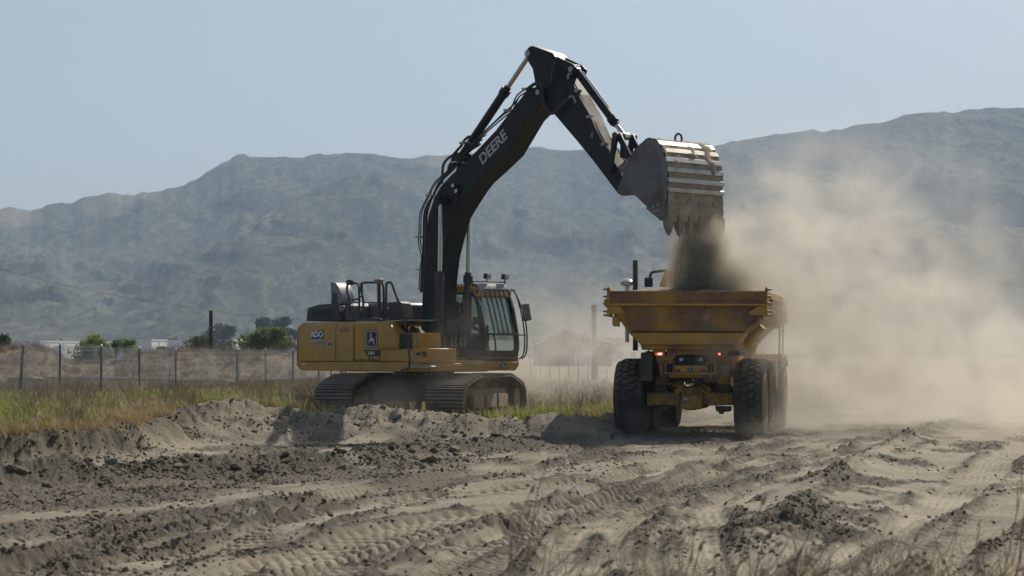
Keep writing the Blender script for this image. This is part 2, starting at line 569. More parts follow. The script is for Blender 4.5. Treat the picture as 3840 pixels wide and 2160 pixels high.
tan = ramp(nt, na.outputs[0], [(.3, (.20, .155, .095)), (.7, (.115, .105, .06))]).outputs[0]
col = mixc(nt, mth(nt, 'MULTIPLY', attr(nt, 'grassy'), .9, True), col, tan)
dryf = attr(nt, 'dry')
nd_ = noise(nt, .35, 8, .7, tc)
dry = ramp(nt, nd_.outputs[0], [(.32, (.26, .19, .115)), (.5, (.17, .125, .075)), (.68, (.11, .095, .055))]).outputs[0]
col = mixc(nt, dryf, col, dry)
nt.links.new(col, b.inputs['Base Color'])
npud = noise(nt, .55, 3, .5, tc)
pud = mth(nt, 'MULTIPLY', mth(nt, 'GREATER_THAN', npud.outputs[0], .665), attr(nt, 'wet'), True)
rg = mth(nt, 'SUBTRACT', .93, mth(nt, 'MULTIPLY', pud, .5))
nt.links.new(rg, b.inputs['Roughness'])
b.inputs['Specular IOR Level'].default_value = .35
bp = nt.nodes.new('ShaderNodeBump'); bp.inputs['Strength'].default_value = 1.0; bp.inputs['Distance'].default_value = .045
nbb = noise(nt, 30, 6, .7, tc)
nt.links.new(mth(nt, 'ADD', nb.outputs[0], nbb.outputs[0]), bp.inputs['Height'])
nt.links.new(mth(nt, 'ADD', mth(nt, 'MULTIPLY', attr(nt, 'relief'), .65), .35, True), bp.inputs['Strength'])
nt.links.new(bp.outputs[0], b.inputs['Normal'])
MATS['dirt'] = m
keep = {k: G[k] for k in ('wet', 'damp', 'sod', 'grassy', 'smooth')}
keep['relief'] = np.clip(G['wet'] + .9 * G['heap'] + .8 * G['bank'], 0, 1)
keep['dry'] = sstep(86, 100, GY)
keep['grassy'] = keep['grassy'] * (1 - keep['dry'])
ground_o = grid_mesh('ground', GX, GY, gz_all, m, keep)
tag(ground_o, 'rutted pale dirt haul road and building ground', None, None, 'structure')

# ------------------------------------------------------------------ mountains
SIL = [(-1500, 1000), (-700, 870), (-300, 800), (0, 787), (36, 780), (97, 785), (111, 790), (145, 778), (184, 773), (232, 762), (273, 762), (299, 749), (338, 737), (401, 725), (435, 731), (459, 736), (512, 732), (570, 717), (657, 708), (700, 686), (739, 664), (792, 633), (831, 609), (879, 587), (918, 581), (947, 589), (1000, 590),
       (1080, 594), (1133, 592), (1207, 579), (1327, 573), (1431, 584), (1520, 592), (1600, 586), (1700, 578), (1860, 572), (1968, 556), (2000, 552), (2087, 560), (2176, 559), (2260, 566), (2400, 572), (2560, 562), (2682, 552), (2739, 536), (2786, 528), (2864, 516), (2906, 506), (2942, 505), (3051, 487), (3088, 490), (3129, 481), (3155, 487), (3202, 471), (3301, 463), (3343, 450), (3400, 428), (3457, 426), (3540, 422), (3577, 421), (3655, 406), (3728, 402), (3790, 405), (3840, 407), (4200, 440), (4800, 520), (5600, 640)]
sil_a = []; sil_t = []
for sx, sy in SIL:
    d = ray(sx, sy)
    sil_a.append(math.atan2(d.x, d.y)); sil_t.append(d.z / math.hypot(d.x, d.y))
th = np.linspace(math.radians(-19), math.radians(19), 900)
row = np.concatenate([np.linspace(0, 1.0, 250), np.linspace(1.0, 1.5, 22)[1:]])
TH, SR = np.meshgrid(th, row)
tan_r = np.interp(th, sil_a, sil_t)[None, :]
Dr = 3300 + 350 * fbm(th * 9, th * 0 + 2, 3, 3)[None, :]
Df = 1500 + 120 * fbm(th * 14, th * 0 + 5, 3, 13)[None, :]
MD = Df + (Dr - Df) * SR
jag = .0012 * fbm(th * 160, th * 0, 3, 17)[None, :] * 0.9
zr = CAM_H + Dr * (tan_r + jag)
MX = MD * np.sin(TH); MY = MD * np.cos(TH)
shape = np.where(SR <= 1, .62 * SR + .38 * SR ** 2.2, 1.0 - (SR - 1) * 1.1)
env = np.sin(np.pi * np.clip(SR, 0, 1)) ** .8
wx = MX + 160 * fbm(MX / 420, MY / 420, 3, 23); wy = MY + 160 * fbm(MX / 420, MY / 420, 3, 29)
spur = ridged(wx / 420, wy / 1300, 4, 31) - .55
spur2 = ridged(wx / 120 + wy / 330, wy / 640, 4, 37) - .55
MZ = zr * shape + env * (125 * spur + 46 * spur2)
bush = fbm(MX / 13, MY / 45, 2, 51)
bush2 = fbm(MX / 34, MY / 110, 3, 57)
open_ = sstep(.02, .35, fbm(MX / 95, MY / 320, 4, 61) + .35 * fbm(MX / 26, MY / 80, 2, 63))
low = sstep(.16, .02, SR)
sA = np.degrees(TH)
def angs(sx): return math.degrees(math.atan2(sx - 1920.0, FPX))
grass_r = sstep(.90, .955, SR) * (np.exp(-((sA - angs(470)) / .95) ** 2) + np.exp(-((sA - angs(30)) / .7) ** 2) + .8 * np.exp(-((sA - angs(1650)) / .5) ** 2))
bare = np.clip(open_ * (.14 + .25 * low) + grass_r + low * .35 * sstep(0, .3, bush2 + .2), 0, 1)
MZ = MZ + (1 - bare * .8) * (3.2 * np.maximum(bush, -.3) + 1.6 * bush2) * np.clip(SR * 14, 0, 1) * np.where(SR > .98, .15, 1.0)
m, nt, b = new_mat('chaparral')
tc0 = nt.nodes.new('ShaderNodeTexCoord').outputs['Object']
mpv = nt.nodes.new('ShaderNodeMapping'); mpv.inputs['Scale'].default_value = (1, .16, .85)
nt.links.new(tc0, mpv.inputs['Vector']); tc = mpv.outputs[0]
n1 = noise(nt, .06, 9, .75, tc)
n2 = noise(nt, .25, 6, .7, tc)
shrub = ramp(nt, n1.outputs[0], [(.38, (.014, .020, .010)), (.50, (.034, .040, .022)), (.64, (.080, .074, .044))]).outputs[0]
soil = ramp(nt, n2.outputs[0], [(.3, (.36, .28, .185)), (.7, (.24, .19, .125))]).outputs[0]
bf = mth(nt, 'MULTIPLY', attr(nt, 'bare'), mth(nt, 'MULTIPLY', mth(nt, 'SUBTRACT', n2.outputs[0], .30, True), 3.0, True), True)
vor = nt.nodes.new('ShaderNodeTexVoronoi'); vor.inputs['Scale'].default_value = .13; nt.links.new(tc, vor.inputs['Vector'])
vor2 = nt.nodes.new('ShaderNodeTexVoronoi'); vor2.inputs['Scale'].default_value = .30; nt.links.new(tc, vor2.inputs['Vector'])
vd_ = mth(nt, 'MINIMUM', vor.outputs['Distance'], mth(nt, 'ADD', vor2.outputs['Distance'], .12))
n4 = noise(nt, .011, 6, .6, tc)
sv = nt.nodes.new('ShaderNodeSeparateColor'); nt.links.new(vor2.outputs['Color'], sv.inputs[0])
sv2 = nt.nodes.new('ShaderNodeSeparateColor'); nt.links.new(vor.outputs['Color'], sv2.inputs[0])
br_ = mth(nt, 'ADD', mth(nt, 'MULTIPLY', mth(nt, 'ADD', sv.outputs[0], sv2.outputs[0]), 1.0), .15)
shm = nt.nodes.new('ShaderNodeMix'); shm.data_type = 'RGBA'; shm.blend_type = 'MULTIPLY'; shm.inputs[0].default_value = 1.0
nt.links.new(shrub, shm.inputs[6]); nt.links.new(br_, shm.inputs[7]); shrub = shm.outputs[2]
gap = mth(nt, 'ADD', vd_, mth(nt, 'MULTIPLY', mth(nt, 'SUBTRACT', n4.outputs[0], .5), 1.5))
gapf = ramp(nt, gap, [(.56, (0, 0, 0)), (.80, (1, 1, 1))]).outputs[0]
bf = mth(nt, 'MAXIMUM', mth(nt, 'MULTIPLY', gapf, .33), bf)
col = mixc(nt, bf, shrub, soil)
spk = nt.nodes.new('ShaderNodeTexVoronoi'); spk.inputs['Scale'].default_value = .022; nt.links.new(tc, spk.inputs['Vector'])
rk = mth(nt, 'LESS_THAN', spk.outputs['Distance'], .035)
col = mixc(nt, mth(nt, 'MULTIPLY', rk, mth(nt, 'GREATER_THAN', n1.outputs[0], .56)), col, (.36, .31, .24))
nt.links.new(col, b.inputs['Base Color'])
b.inputs['Roughness'].default_value = .95
b.inputs['Specular IOR Level'].default_value = .1
bp = nt.nodes.new('ShaderNodeBump'); bp.inputs['Strength'].default_value = .6; bp.inputs['Distance'].default_value = 4.0
nt.links.new(n2.outputs[0], bp.inputs['Height']); nt.links.new(bp.outputs[0], b.inputs['Normal'])
mount = grid_mesh('mountains', MX, MY, MZ, m, {'bare': bare})
tag(mount, 'hazy brush-covered mountain range behind the site', None, None, 'structure')

# ------------------------------------------------------------------ air
m = bpy.data.materials.new('air'); m.use_nodes = True
nt = m.node_tree; nt.nodes.clear()
pv = nt.nodes.new('ShaderNodeVolumePrincipled')
pv.inputs['Color'].default_value = (.62, .80, 1.0, 1)
pv.inputs['Density'].default_value = 1.7e-4
pv.inputs['Anisotropy'].default_value = .1
om = nt.nodes.new('ShaderNodeOutputMaterial')
nt.links.new(pv.outputs[0], om.inputs['Volume'])
hz = MB().box(-5200, 5200, -80, 7600, -14.0, 950.0)
haze = hz.build('haze', m, smooth=False)
tag(haze, 'pale blue summer haze in the air', None, None, 'stuff')
haze.display_type = 'WIRE'
# ================================================================== machine materials
pmat('yellow', (.66, .335, .012), (.48, .25, .022), 2.0, .38, 0, .03, 40, .24, coat=.15)
pmat('yellow_worn', (.56, .30, .03), (.20, .115, .065), 2.6, .6, 0, .10, 22, .30, lo=.42, hi=.62)
pmat('yellow_rust', (.50, .25, .03), (.19, .085, .055), 1.4, .68, 0, .12, 30, .26, lo=.38, hi=.62)
pmat('boom_black', (.014, .017, .019), (.022, .025, .026), 1.5, .5, 0, .02, 40, .06, spec=.25)
pmat('arm_sunlit_top', (.46, .42, .34), (.22, .17, .095), 2.2, .7, 0, .2, 18, .2, lo=.40, hi=.60)
pmat('dark_grey', (.035, .038, .042), (.05, .053, .057), 2.5, .5, 0, .02, 40, .14)
pmat('frame_black', (.022, .022, .022), (.045, .04, .034), 2.5, .55, 0, .05, 30, .30)
pmat('hood_grey', (.23, .235, .235), (.19, .195, .195), 1.6, .36, .35, .02, 30, .18)
pmat('rod_chrome', (.62, .60, .55), (.50, .48, .44), 4, .22, 1.0)
pmat('hose', (.018, .018, .018), (.03, .03, .03), 5, .5, 0, 0, 30, .10)
pmat('steel_fit', (.40, .40, .38), (.28, .28, .27), 6, .35, .8)
pmat('track_steel', (.065, .06, .053), (.12, .105, .085), 3, .45, .45, .1, 25, 1.0)
pmat('grouser', (.42, .40, .36), (.24, .21, .17), 6, .38, .7, .1, 20, .35)
pmat('mud', (.33, .26, .175), (.21, .165, .11), 5, .95, 0, .5, 14)
pmat('bucket_band', (.22, .225, .23), (.17, .16, .15), 2.5, .5, .35, .06, 25, .3)
pmat('bucket_side', (.17, .175, .18), (.13, .08, .05), 1.9, .5, .35, .06, 25, .20, lo=.46, hi=.68)
pmat('bucket_soil', (.44, .36, .25), (.30, .24, .165), 3, .95, 0, .4, 12)
pmat('bucket_wear', (.62, .60, .56), (.48, .45, .40), 2, .34, .75, .08, 20, .50)
pmat('tooth', (.34, .29, .20), (.24, .205, .15), 5, .6, .4, .2, 20, .4)
pmat('white_print', (.80, .80, .78), (.72, .72, .70), 8, .5)
pmat('grey_print', (.55, .55, .53), (.46, .46, .45), 8, .55)
pmat('black_print', (.018, .018, .018), (.024, .024, .024), 8, .45)
pmat('red_print', (.38, .035, .03), (.33, .03, .03), 8, .5)
pmat('rubber', (.028, .027, .026), (.05, .046, .040), 2.5, .75, 0, .2, 30, .42)
pmat('rim', (.50, .24, .03), (.42, .21, .05), 3, .55, 0, 0, 30, .45)
pmat('seat_cloth', (.02, .02, .022), (.03, .03, .032), 6, .9)
pmat('plastic_black', (.02, .02, .02), (.026, .026, .026), 6, .5, 0, 0, 30, .12)
pmat('lens', (.70, .70, .68), (.6, .6, .6), 8, .12, .2)
pmat('red_lens', (.35, .03, .02), (.28, .02, .02), 8, .25)
pmat('mirror_shell', (.30, .29, .27), (.24, .235, .22), 5, .5, 0, 0, 30, .3)
# tinted glass that lets light through
m, nt, b = new_mat('glass')
nt.nodes.remove(b)
tr = nt.nodes.new('ShaderNodeBsdfTransparent'); tr.inputs[0].default_value = (.74, .80, .80, 1)
gl = nt.nodes.new('ShaderNodeBsdfGlossy'); gl.inputs['Roughness'].default_value = .03
fr = nt.nodes.new('ShaderNodeValue'); fr.outputs[0].default_value = .07
mx = nt.nodes.new('ShaderNodeMixShader')
df = nt.nodes.new('ShaderNodeBsdfDiffuse'); df.inputs[0].default_value = (.45, .42, .36, 1)
nz = noise(nt, 2.5, 6, .6, nt.nodes.new('ShaderNodeTexCoord').outputs['Object'])
mx2 = nt.nodes.new('ShaderNodeMixShader')
nt.links.new(mth(nt, 'MULTIPLY', mth(nt, 'SUBTRACT', nz.outputs[0], .42, True), .30, True), mx2.inputs[0])
nt.links.new(fr.outputs[0], mx.inputs[0]); nt.links.new(tr.outputs[0], mx.inputs[1]); nt.links.new(gl.outputs[0], mx.inputs[2])
nt.links.new(mx.outputs[0], mx2.inputs[1]); nt.links.new(df.outputs[0], mx2.inputs[2])
nt.links.new(mx2.outputs[0], nt.nodes['Material Output'].inputs[0])
MATS['glass'] = m
# lit lamp of the truck
m, nt, b = new_mat('lamp_red')
b.inputs['Base Color'].default_value = (.6, .02, .015, 1)
b.inputs['Emission Color'].default_value = (1, .07, .04, 1)
b.inputs['Emission Strength'].default_value = 1.6
MATS['lamp_red'] = m
m, nt, b = new_mat('lamp_white')
b.inputs['Base Color'].default_value = (.8, .5, .45, 1)
b.inputs['Emission Color'].default_value = (1, .55, .5, 1)
b.inputs['Emission Strength'].default_value = 1.5
MATS['lamp_white'] = m

DEER = [(.10, .06), (.30, .30), (.40, .38), (.52, .40), (.62, .36), (.72, .22), (.86, .05), (.93, .02), (.90, .10), (.80, .24), (.78, .36), (.84, .42), (.88, .55), (.84, .56), (.80, .49), (.68, .53), (.52, .55), (.46, .62), (.46, .72), (.52, .74), (.53, .78), (.46, .82), (.47, .90), (.44, .98), (.42, .97), (.44, .88), (.41, .84), (.36, .92), (.35, .99), (.32, .98), (.33, .88), (.30, .93), (.27, .92), (.33, .83), (.36, .80), (.30, .77), (.29, .73), (.35, .71), (.34, .60), (.33, .50), (.26, .44), (.10, .40), (.04, .33), (.06, .31), (.14, .36), (.28, .37), (.18, .22)]
def emblem(P0, U, V, parent, lift=.006, name='emblem'):
    """rounded dark shield with pale rim and a leaping deer"""
    P0, U, V = Vector(P0), Vector(U), Vector(V)
    n = U.cross(V).normalized()
    def rr(ins, k=.22):
        pts = []
        w0, w1 = ins, 1 - ins
        for cx, cy_, a0 in ((1 - k, k * .8, -90), (1 - k, 1 - k * .8, 0), (k, 1 - k * .8, 90), (k, k * .8, 180)):
            for j in range(5):
                a = R(a0 + j * 22.5)
                x = cx + k * math.cos(a); y = cy_ + k * .8 * math.sin(a)
                pts.append(((x - .5) * (1 - 2 * ins) + .5, (y - .5) * (1 - 2 * ins) + .5))
        return pts
    def plate(poly, l0, l1):
        mb = MB(); k = len(poly)
        vs = [P0 + U * a + V * b + n * l0 for a, b in poly] + [P0 + U * a + V * b + n * l1 for a, b in poly]
        mb.add(vs, [tuple(range(k))[::-1], tuple(range(k, 2 * k))] + [(i, (i + 1) % k, k + (i + 1) % k, k + i) for i in range(k)])
        return mb
    e = plate(rr(-.02), 0, lift).build(name, 'black_print', parent, smooth=False)
    return e, plate, rr, lift
def put_emblem(P0, U, V, parent, flip=False):
    e, plate, rr, lf = emblem(P0, U, V, parent)
    # the rim and the deer are painted marks on the shield: kept in the shield's own mesh
    parts = [('white_print', plate(rr(.035), lf, lf + .002)), ('black_print', plate(rr(.075), lf, lf + .004))]
    dp = [((1 - a if flip else a) * .66 + .17, b * .76 + .12) for a, b in DEER]
    parts.append(('white_print', plate(dp, lf + .003, lf + .006)))
    me = e.data
    bm = bmesh.new(); bm.from_mesh(me)
    for mname, mb in parts:
        if MATS[mname].name not in [x.name for x in me.materials]:
            me.materials.append(MATS[mname])
        mi = [x.name for x in me.materials].index(MATS[mname].name)
        tm = bpy.data.meshes.new('t'); tm.from_pydata(mb.v, [], mb.f)
        k0 = len(bm.faces)
        bm.from_mesh(tm); bm.faces.ensure_lookup_table()
        for f in bm.faces[k0:]: f.material_index = mi
        bpy.data.meshes.remove(tm)
    bmesh.ops.triangulate(bm, faces=bm.faces)
    bm.to_mesh(me); bm.free()
    return e
# ================================================================== excavator
EX_T = R(45)
EX_LOC = Vector((-2.06, 53.1, .18))
EF = Frame(EX_LOC, -EX_T)
ex = empty('excavator', EX_LOC, -EX_T)
tag(ex, 'large yellow and black crawler excavator emptying its bucket over the truck', 'excavator')
def E(sx, sy, y=0.0):
    p = EF.hit(sx, sy, 1, y)
    return (p.x, p.z)
def E3(sx, sy, y=0.0):
    return EF.hit(sx, sy, 1, y)
C1 = lambda x, y: (1050 + .41408 * x, 1000 + .41408 * y)
C2 = lambda x, y: (1500 + .69 * x, 100 + .69 * y)
C4 = lambda x, y: (1660 + .2622 * x, 1030 + .2622 * y)
C5 = lambda x, y: (1100 + .1941 * x, 1040 + .1941 * y)
C7 = lambda x, y: (1950 + .2485 * x, 160 + .2485 * y)
C8 = lambda x, y: (2260 + .3036 * x, 460 + .3036 * y)
BZ = lambda x, y: (1550 + .428 * x, 480 + .428 * y)

# ---- undercarriage
UA = R(90 - 17) + EX_T           # track direction in the machine's frame
UM = Matrix.Rotation(UA, 3, 'Z')
def U(u, w, z): return UM @ Vector((u, w, z))     # u along the tracks (away), w to the left of that
uf = MB()
uf.prism([(-1.0, .45), (1.0, .45), (.8, .95), (-.8, .95)], 0, -.85, .85)
uf.v = [tuple(UM @ Vector(p)) for p in uf.v]
for s in (-1, 1):
    for e in (-1, 1):
        a = MB().prism([(.35, .48), (1.2, .38), (1.2, .66), (.35, .86)], 0, -.28, .28)
        vs = [UM @ (Matrix.Rotation(R(18 * e * s), 3, 'Z') @ Vector((p[0] + e * .62, p[1] * s, p[2]))) for p in a.v]
        uf.add(vs, a.f)
uf.build('undercarriage_frame', 'frame_black', ex, .02)
sb = MB().cyl((0, 0, .93), (0, 0, 1.06), .76, n=40)
sb.cyl((0, 0, 1.06), (0, 0, 1.16), .70, n=40)
sbo = sb.build('swing_bearing', 'frame_black', ex, .008)
for k in range(36):
    a = 2 * math.pi * k / 36
    MB()
bm_ = MB()
bm_.cyl((0, 0, 0), (0, 0, .03), .022, n=6)
bolt_me = bm_.mesh('bolt', 'steel_fit')
for k in range(36):
    a = 2 * math.pi * k / 36
    o = link_mesh('bolt', bolt_me, sbo); o.location = (.73 * math.cos(a), .73 * math.sin(a), 1.06)
# track path (u, z)
def track_path():
    c0, c1, r = -2.02, 2.02, .40
    pts = []
    zc = .46
    for k in range(13):
        a = R(-90 - 180 * k / 12 * .80)
        pts.append((c0 + r * math.cos(a), zc + r * math.sin(a)))
    pts += [(-1.28, 1.0), (-.5, 1.02), (.4, .995), (1.2, 1.02)]
    for k in range(13):
        a = R(90 - 36 + 36 - 180 * (1 - .8) - 0) - R(180 * .80) * k / 12
        pts.append((c1 + r * math.cos(a), zc + r * math.sin(a)))
    return pts
TP = track_path()
def resample(pts, n):
    P = [Vector((a, b)) for a, b in pts] + [Vector(pts[0])]
    L = [0]
    for a, b in zip(P[:-1], P[1:]): L.append(L[-1] + (b - a).length)
    out = []
    for k in range(n):
        d = L[-1] * k / n
        i = max(j for j in range(len(L) - 1) if L[j] <= d + 1e-9)
        t = (d - L[i]) / max(L[i + 1] - L[i], 1e-9)
        out.append(P[i].lerp(P[i + 1], t))
    return out, L[-1]
NS = 48
SP, TL = resample(TP, NS)
pit = TL / NS
sh = MB()
sh.box(-pit * .5, pit * .5, -.45, .45, 0, .022)
for gx in (-.42, -.02, .38):
    x = gx * pit
    sh.prism([(x - .012, .022), (x + .016, .022), (x + .010, .080), (x - .006, .080)], 1, -.45, .45)
sh.box(-pit * .46, pit * .46, -.13, -.06, -.09, 0).box(-pit * .46, pit * .46, .06, .13, -.09, 0)
shoe_me = sh.mesh('track_shoe', 'track_steel')
shoe_me.materials.append(MATS['grouser'])
for pg_ in shoe_me.polygons:
    if pg_.center.z > .06: pg_.material_index = 1
mudm = MB()
for s in (-1, 1):          # s=-1: near/right track in the picture
    w0 = 1.33 * s
    tb = MB()
    fr = [(-1.55, .30), (1.55, .30), (1.7, .52), (1.45, .74), (-1.45, .74), (-1.7, .52)]
    tb.prism(fr, 1, w0 - .20, w0 + .20)
    tb.box(-1.1, 1.0, w0 - .27, w0 + .27, .36, .60)
    for k in range(9):
        u = -1.5 + 3.0 * k / 8
        tb.cyl((u, w0 - .26, .235), (u, w0 + .26, .235), .12, n=16)
    tb.box(-1.6, 1.6, w0 - .03, w0 + .03, .68, .94)
    for u in (-.75, .75):
        tb.cyl((u, w0 - .2, .86), (u, w0 + .2, .86), .075, n=12)
    tb.cyl((-2.02, w0 - .16, .46), (-2.02, w0 + .16, .46), .33, n=28)
    tb.cyl((2.02, w0 - .10, .46), (2.02, w0 + .10, .46), .35, n=28)
    tb.cyl((2.02, w0 - .34, .46), (2.02, w0 + .34, .46), .27, n=28)
    tb.v = [tuple(UM @ Vector(p)) for p in tb.v]
    to = tb.build('track', 'track_steel', ex, .01)
    for k in range(NS):
        p = SP[k]; q = SP[(k + 1) % NS]
        t = (q - p).normalized(); mid = (p + q) / 2
        # outward normal (path runs clockwise seen with u right, z up)
        tu = Vector((t.x, 0, t.y)); nu = Vector((-t.y, 0, t.x))
        c = Vector((.0, 0, .58))
        if (Vector((mid.x, 0, mid.y)) - Vector((max(-1.9, min(1.9, mid.x)), 0, .55))).dot(nu) < 0: nu = -nu
        yv = nu.cross(tu)
        M3 = Matrix((tu, yv, nu)).transposed()
        o = link_mesh('track_shoe', shoe_me, to)
        o.matrix_local = (UM @ M3).to_4x4()
        o.location = UM @ Vector((mid.x, w0, mid.y))
# cover plates and mud on the near track's outer side
tc_ = MB()
w = -1.33 - .30
for u0, u1 in ((-1.35, -.6), (-.45, .35), (.5, 1.25)):
    tc_.box(u0, u1, w - .05, w + .06, .30, .62)
tc_.v = [tuple(UM @ Vector(p)) for p in tc_.v]
tc_.build('track_guard', 'mud', ex, .02)

# ---- platform and right side of the house
YS = -1.5
zb = E(1300, 1390, YS)[1]; zs = E(1300, 1355, YS)[1]; zt = E(1300, 1206.5, YS)[1]
xr, xa, xb_, xc = (E(q, 1290, YS)[0] for q in (1124.5, 1259, 1325, 1425))
xf = E(1609, 1335, YS)[0]
pl = MB()
pl.box(xr + .1, 1.25, -1.42, -.55, zb, zb + .20)
pl.box(xr + .1, 1.25, .55, 1.48, zb, zb + .20)
pl.box(-2.3, 1.55, -.58, .58, zb - .02, zb + .24)
pl.build('platform', 'yellow', ex, .02)
# counterweight, rounded tail
plan = [(xr + .25, 1.46), (xr - .16, 1.46)]
for k in range(15):
    a = R(62 - 124 * k / 14)
    plan.append((-3.38 + (1 - math.cos(a)) * 1.02, 1.46 * math.sin(a) / math.sin(R(62))))
plan += [(xr - .16, -1.46), (xr + .25, -1.46)]
cwm = MB(); npl = len(plan)
lv = [(zb, .16), (zb + .02, .09), (zb + .06, .04), (zb + .14, .0), (zt - .20, .0), (zt - .10, .03), (zt - .04, .08), (zt - .01, .14), (zt, .22)]
for z_, ins in lv:
    for px_, py_ in plan:
        k_ = 1 - ins / 1.46
        cwm.v.append((-2.3 + (px_ + 2.3) * (1 - ins / 1.0) if px_ < xr - .1 else px_, py_ * k_, z_))
for i in range(len(lv) - 1):
    for k in range(npl):
        j = (k + 1) % npl
        cwm.f.append((i * npl + k, i * npl + j, (i + 1) * npl + j, (i + 1) * npl + k))
cwm.f += [tuple(range(npl))[::-1], tuple(range((len(lv) - 1) * npl, len(lv) * npl))]
cw = cwm.build('counterweight', 'yellow', ex, ang=45)
# lower skirt
sk = MB().prism([(xr - .02, zs - .012), (xr - .02, zb + .03), (xr + .06, zb), (xf - .35, zb - .02), (xf - .25, zs - .012)], 1, YS + .005, YS + .16)
sk.build('side_skirt', 'yellow', ex, .02)
def door(x0, x1, z0, z1, name='side_door', poly=None, yo=0.0):
    mb = MB()
    if poly is None:
        mb.prism([(YS, z0), (YS, z1 - .15), (YS + .015, z1 - .085), (YS + .05, z1 - .03), (YS + .11, z1), (YS + .40, z1), (YS + .40, z0)], 0, x0 + .008, x1 - .008)
    else:
        mb.prism(poly, 1, YS + yo, YS + .40)
    return mb
def arc_top(x0, x1, z0, z1): return door(x0, x1, z0, z1)
d1 = door(xr, xa, zs, zt).build('side_door', 'yellow', ex, .012)
d2 = door(xa, xb_, zs, zt).build('side_door', 'yellow', ex, .012)
fe = [E(*C1(*q), YS) for q in ((960, 505), (1010, 560), (1045, 620), (1062, 680), (1066, 752))]
tank = [(xb_ + .008, zs), (xc, zs), (xc, fe[-1][1])] + fe[::-1] + [(xb_ + .008, zt)]
d3 = door(0, 0, 0, 0, poly=tank).build('fuel_tank_panel', 'yellow', ex, .07, seg=4)
# recess behind the seams
MB().box(xr + .02, xc - .02, YS + .10, YS + .9, zs - .05, zt - .03).build('engine_bay', 'frame_black', ex)
# top deck on the right, rounded
tp = MB().prism([(xr, zt), (xr, zt - .1), (xc + .25, zt - .1), (xc + .25, zt)], 1, YS + .06, -.45)
tp.build('top_deck', 'yellow', ex, .02)
# front lower box with step
lb = MB()
z1 = E(1500, 1311, YS)[1]
lb.box(xc + .008, xf - .55, YS, -.6, zs, z1).build('step_box', 'yellow', ex, .02)
pb = C1(1115, 740); pc = C1(1350, 868)
bx0 = E(*pb, YS - .02)[0]
sbx = MB().box(bx0, xf, YS - .02, -.65, zs - .03, E(*pb, YS)[1]).build('battery_box', 'yellow', ex, .02)
for k in range(3):
    zc = E(*C1(1300, 775 + 17 * k), YS - .02)[1]
    xx = E(*C1(1290, 775), YS - .02)[0]; xx2 = E(*C1(1325, 775), YS - .02)[0]
    MB().box(xx, xx2, YS - .028, YS - .015, zc - .018, zc + .018).build('vent_slot', 'black_print', sbx)
xx, zz = E(*C1(1238, 790), YS - .02)
MB().box(xx, xx + .13, YS - .028, YS - .015, zz - .035, zz + .035).build('vent_slot', 'black_print', sbx)
xx, zz = E(*C1(1182, 802), YS - .02)
MB().box(xx, xx + .08, YS - .028, YS - .015, zz - .045, zz + .045).build('sticker', 'grey_print', sbx)
st = MB().box(E(*C1(1190, 885), YS)[0], E(*C1(1385, 885), YS)[0], YS - .12, YS + .1, zs - .15, zs - .10)
st.build('step_plate', 'steel_fit', ex, .008)
MB().box(xc, xf, YS + .03, -.5, zb, zs - .04).build('front_skirt', 'yellow', ex, .02)
# tool box behind
t0 = E(*C1(1045, 600), -1.25); t1 = E(*C1(1255, 745), -1.25)
tbx = MB().box(t0[0], t1[0], -1.25, -.55, t1[1] - .3, t0[1]).build('tool_box', 'yellow', ex, .03)
for xq in (1085, 1235):
    a = E(*C1(xq, 690), -1.25); 
    MB().box(a[0] - .03, a[0] + .03, -1.27, -1.24, a[1] - .06, a[1] + .06).build('latch', 'steel_fit', tbx)
# cheek plates that carry the boom
chk = [E(*C1(*q), -.42) for q in ((1180, 545), (1215, 535), (1250, 560), (1275, 640), (1300, 740), (1360, 800), (1400, 900), (1400, 930), (1150, 930), (1150, 700))]
for y0 in (-.46, .36):
    MB().prism(chk, 1, y0, y0 + .09).build('boom_bracket', 'yellow', ex, .015)
MB().box(-.9, .55, -.38, .38, zb + .2, zb + .55).build('center_frame', 'yellow', ex, .02)
for y0 in (-.62, -.30, .22, .54):          # lugs of the boom cylinders' feet
    c = E3(1645, 1366, -.45)
    mb = MB().cyl((c.x, y0, c.z), (c.x, y0 + .08, c.z), .17, n=24)
    mb.box(c.x - .35, c.x + .10, y0, y0 + .08, zb, c.z - .02)
    mb.build('cylinder_lug', 'yellow', ex, .01)

# decals on the right side
def side_text(body, x0, y0, x1, y1, mat, parent, bold=.03, yo=-.004, name='lettering'):
    a = E3(*C1(x0, y1), YS + yo); bq = E3(*C1(x1, y1), YS + yo); c = E3(*C1(x0, y0), YS + yo)
    bq.z = a.z; c.x = a.x
    return text_quad(body, a, bq - a, c - a, name, mat, parent, bold=bold)
def side_plate(x0, y0, x1, y1, mat, parent, yo=0.0, name='sticker', th=.003):
    a = E3(*C1(x0, y1), YS); bq = E3(*C1(x1, y0), YS)
    return MB().box(a.x, bq.x, YS - th + yo, YS + .002, a.z, bq.z).build(name, mat, parent, smooth=False)
side_plate(281, 578, 392, 690, 'black_print', d1, name='sign_board')
side_text('RDO', 284, 582, 389, 642, 'white_print', d1, .06)
side_text('RENTS', 284, 655, 388, 687, 'white_print', d1, .04)
side_text('801-886-3758', 284, 700, 386, 722, 'grey_print', d1, .01, yo=.0)
lt = side_plate(428, 682, 466, 724, 'grey_print', d1, name='latch', th=.012)
side_plate(440, 690, 458, 712, 'black_print', lt, yo=-.013, name='latch_hole')
side_plate(540, 553, 621, 592, 'red_print', d2)
side_text('VF9S99', 544, 560, 617, 586, 'grey_print', d2, .01)
a = E3(*C1(780, 735), YS - .002); bq = E3(*C1(884, 735), YS - .002); c = E3(*C1(780, 576), YS - .002)
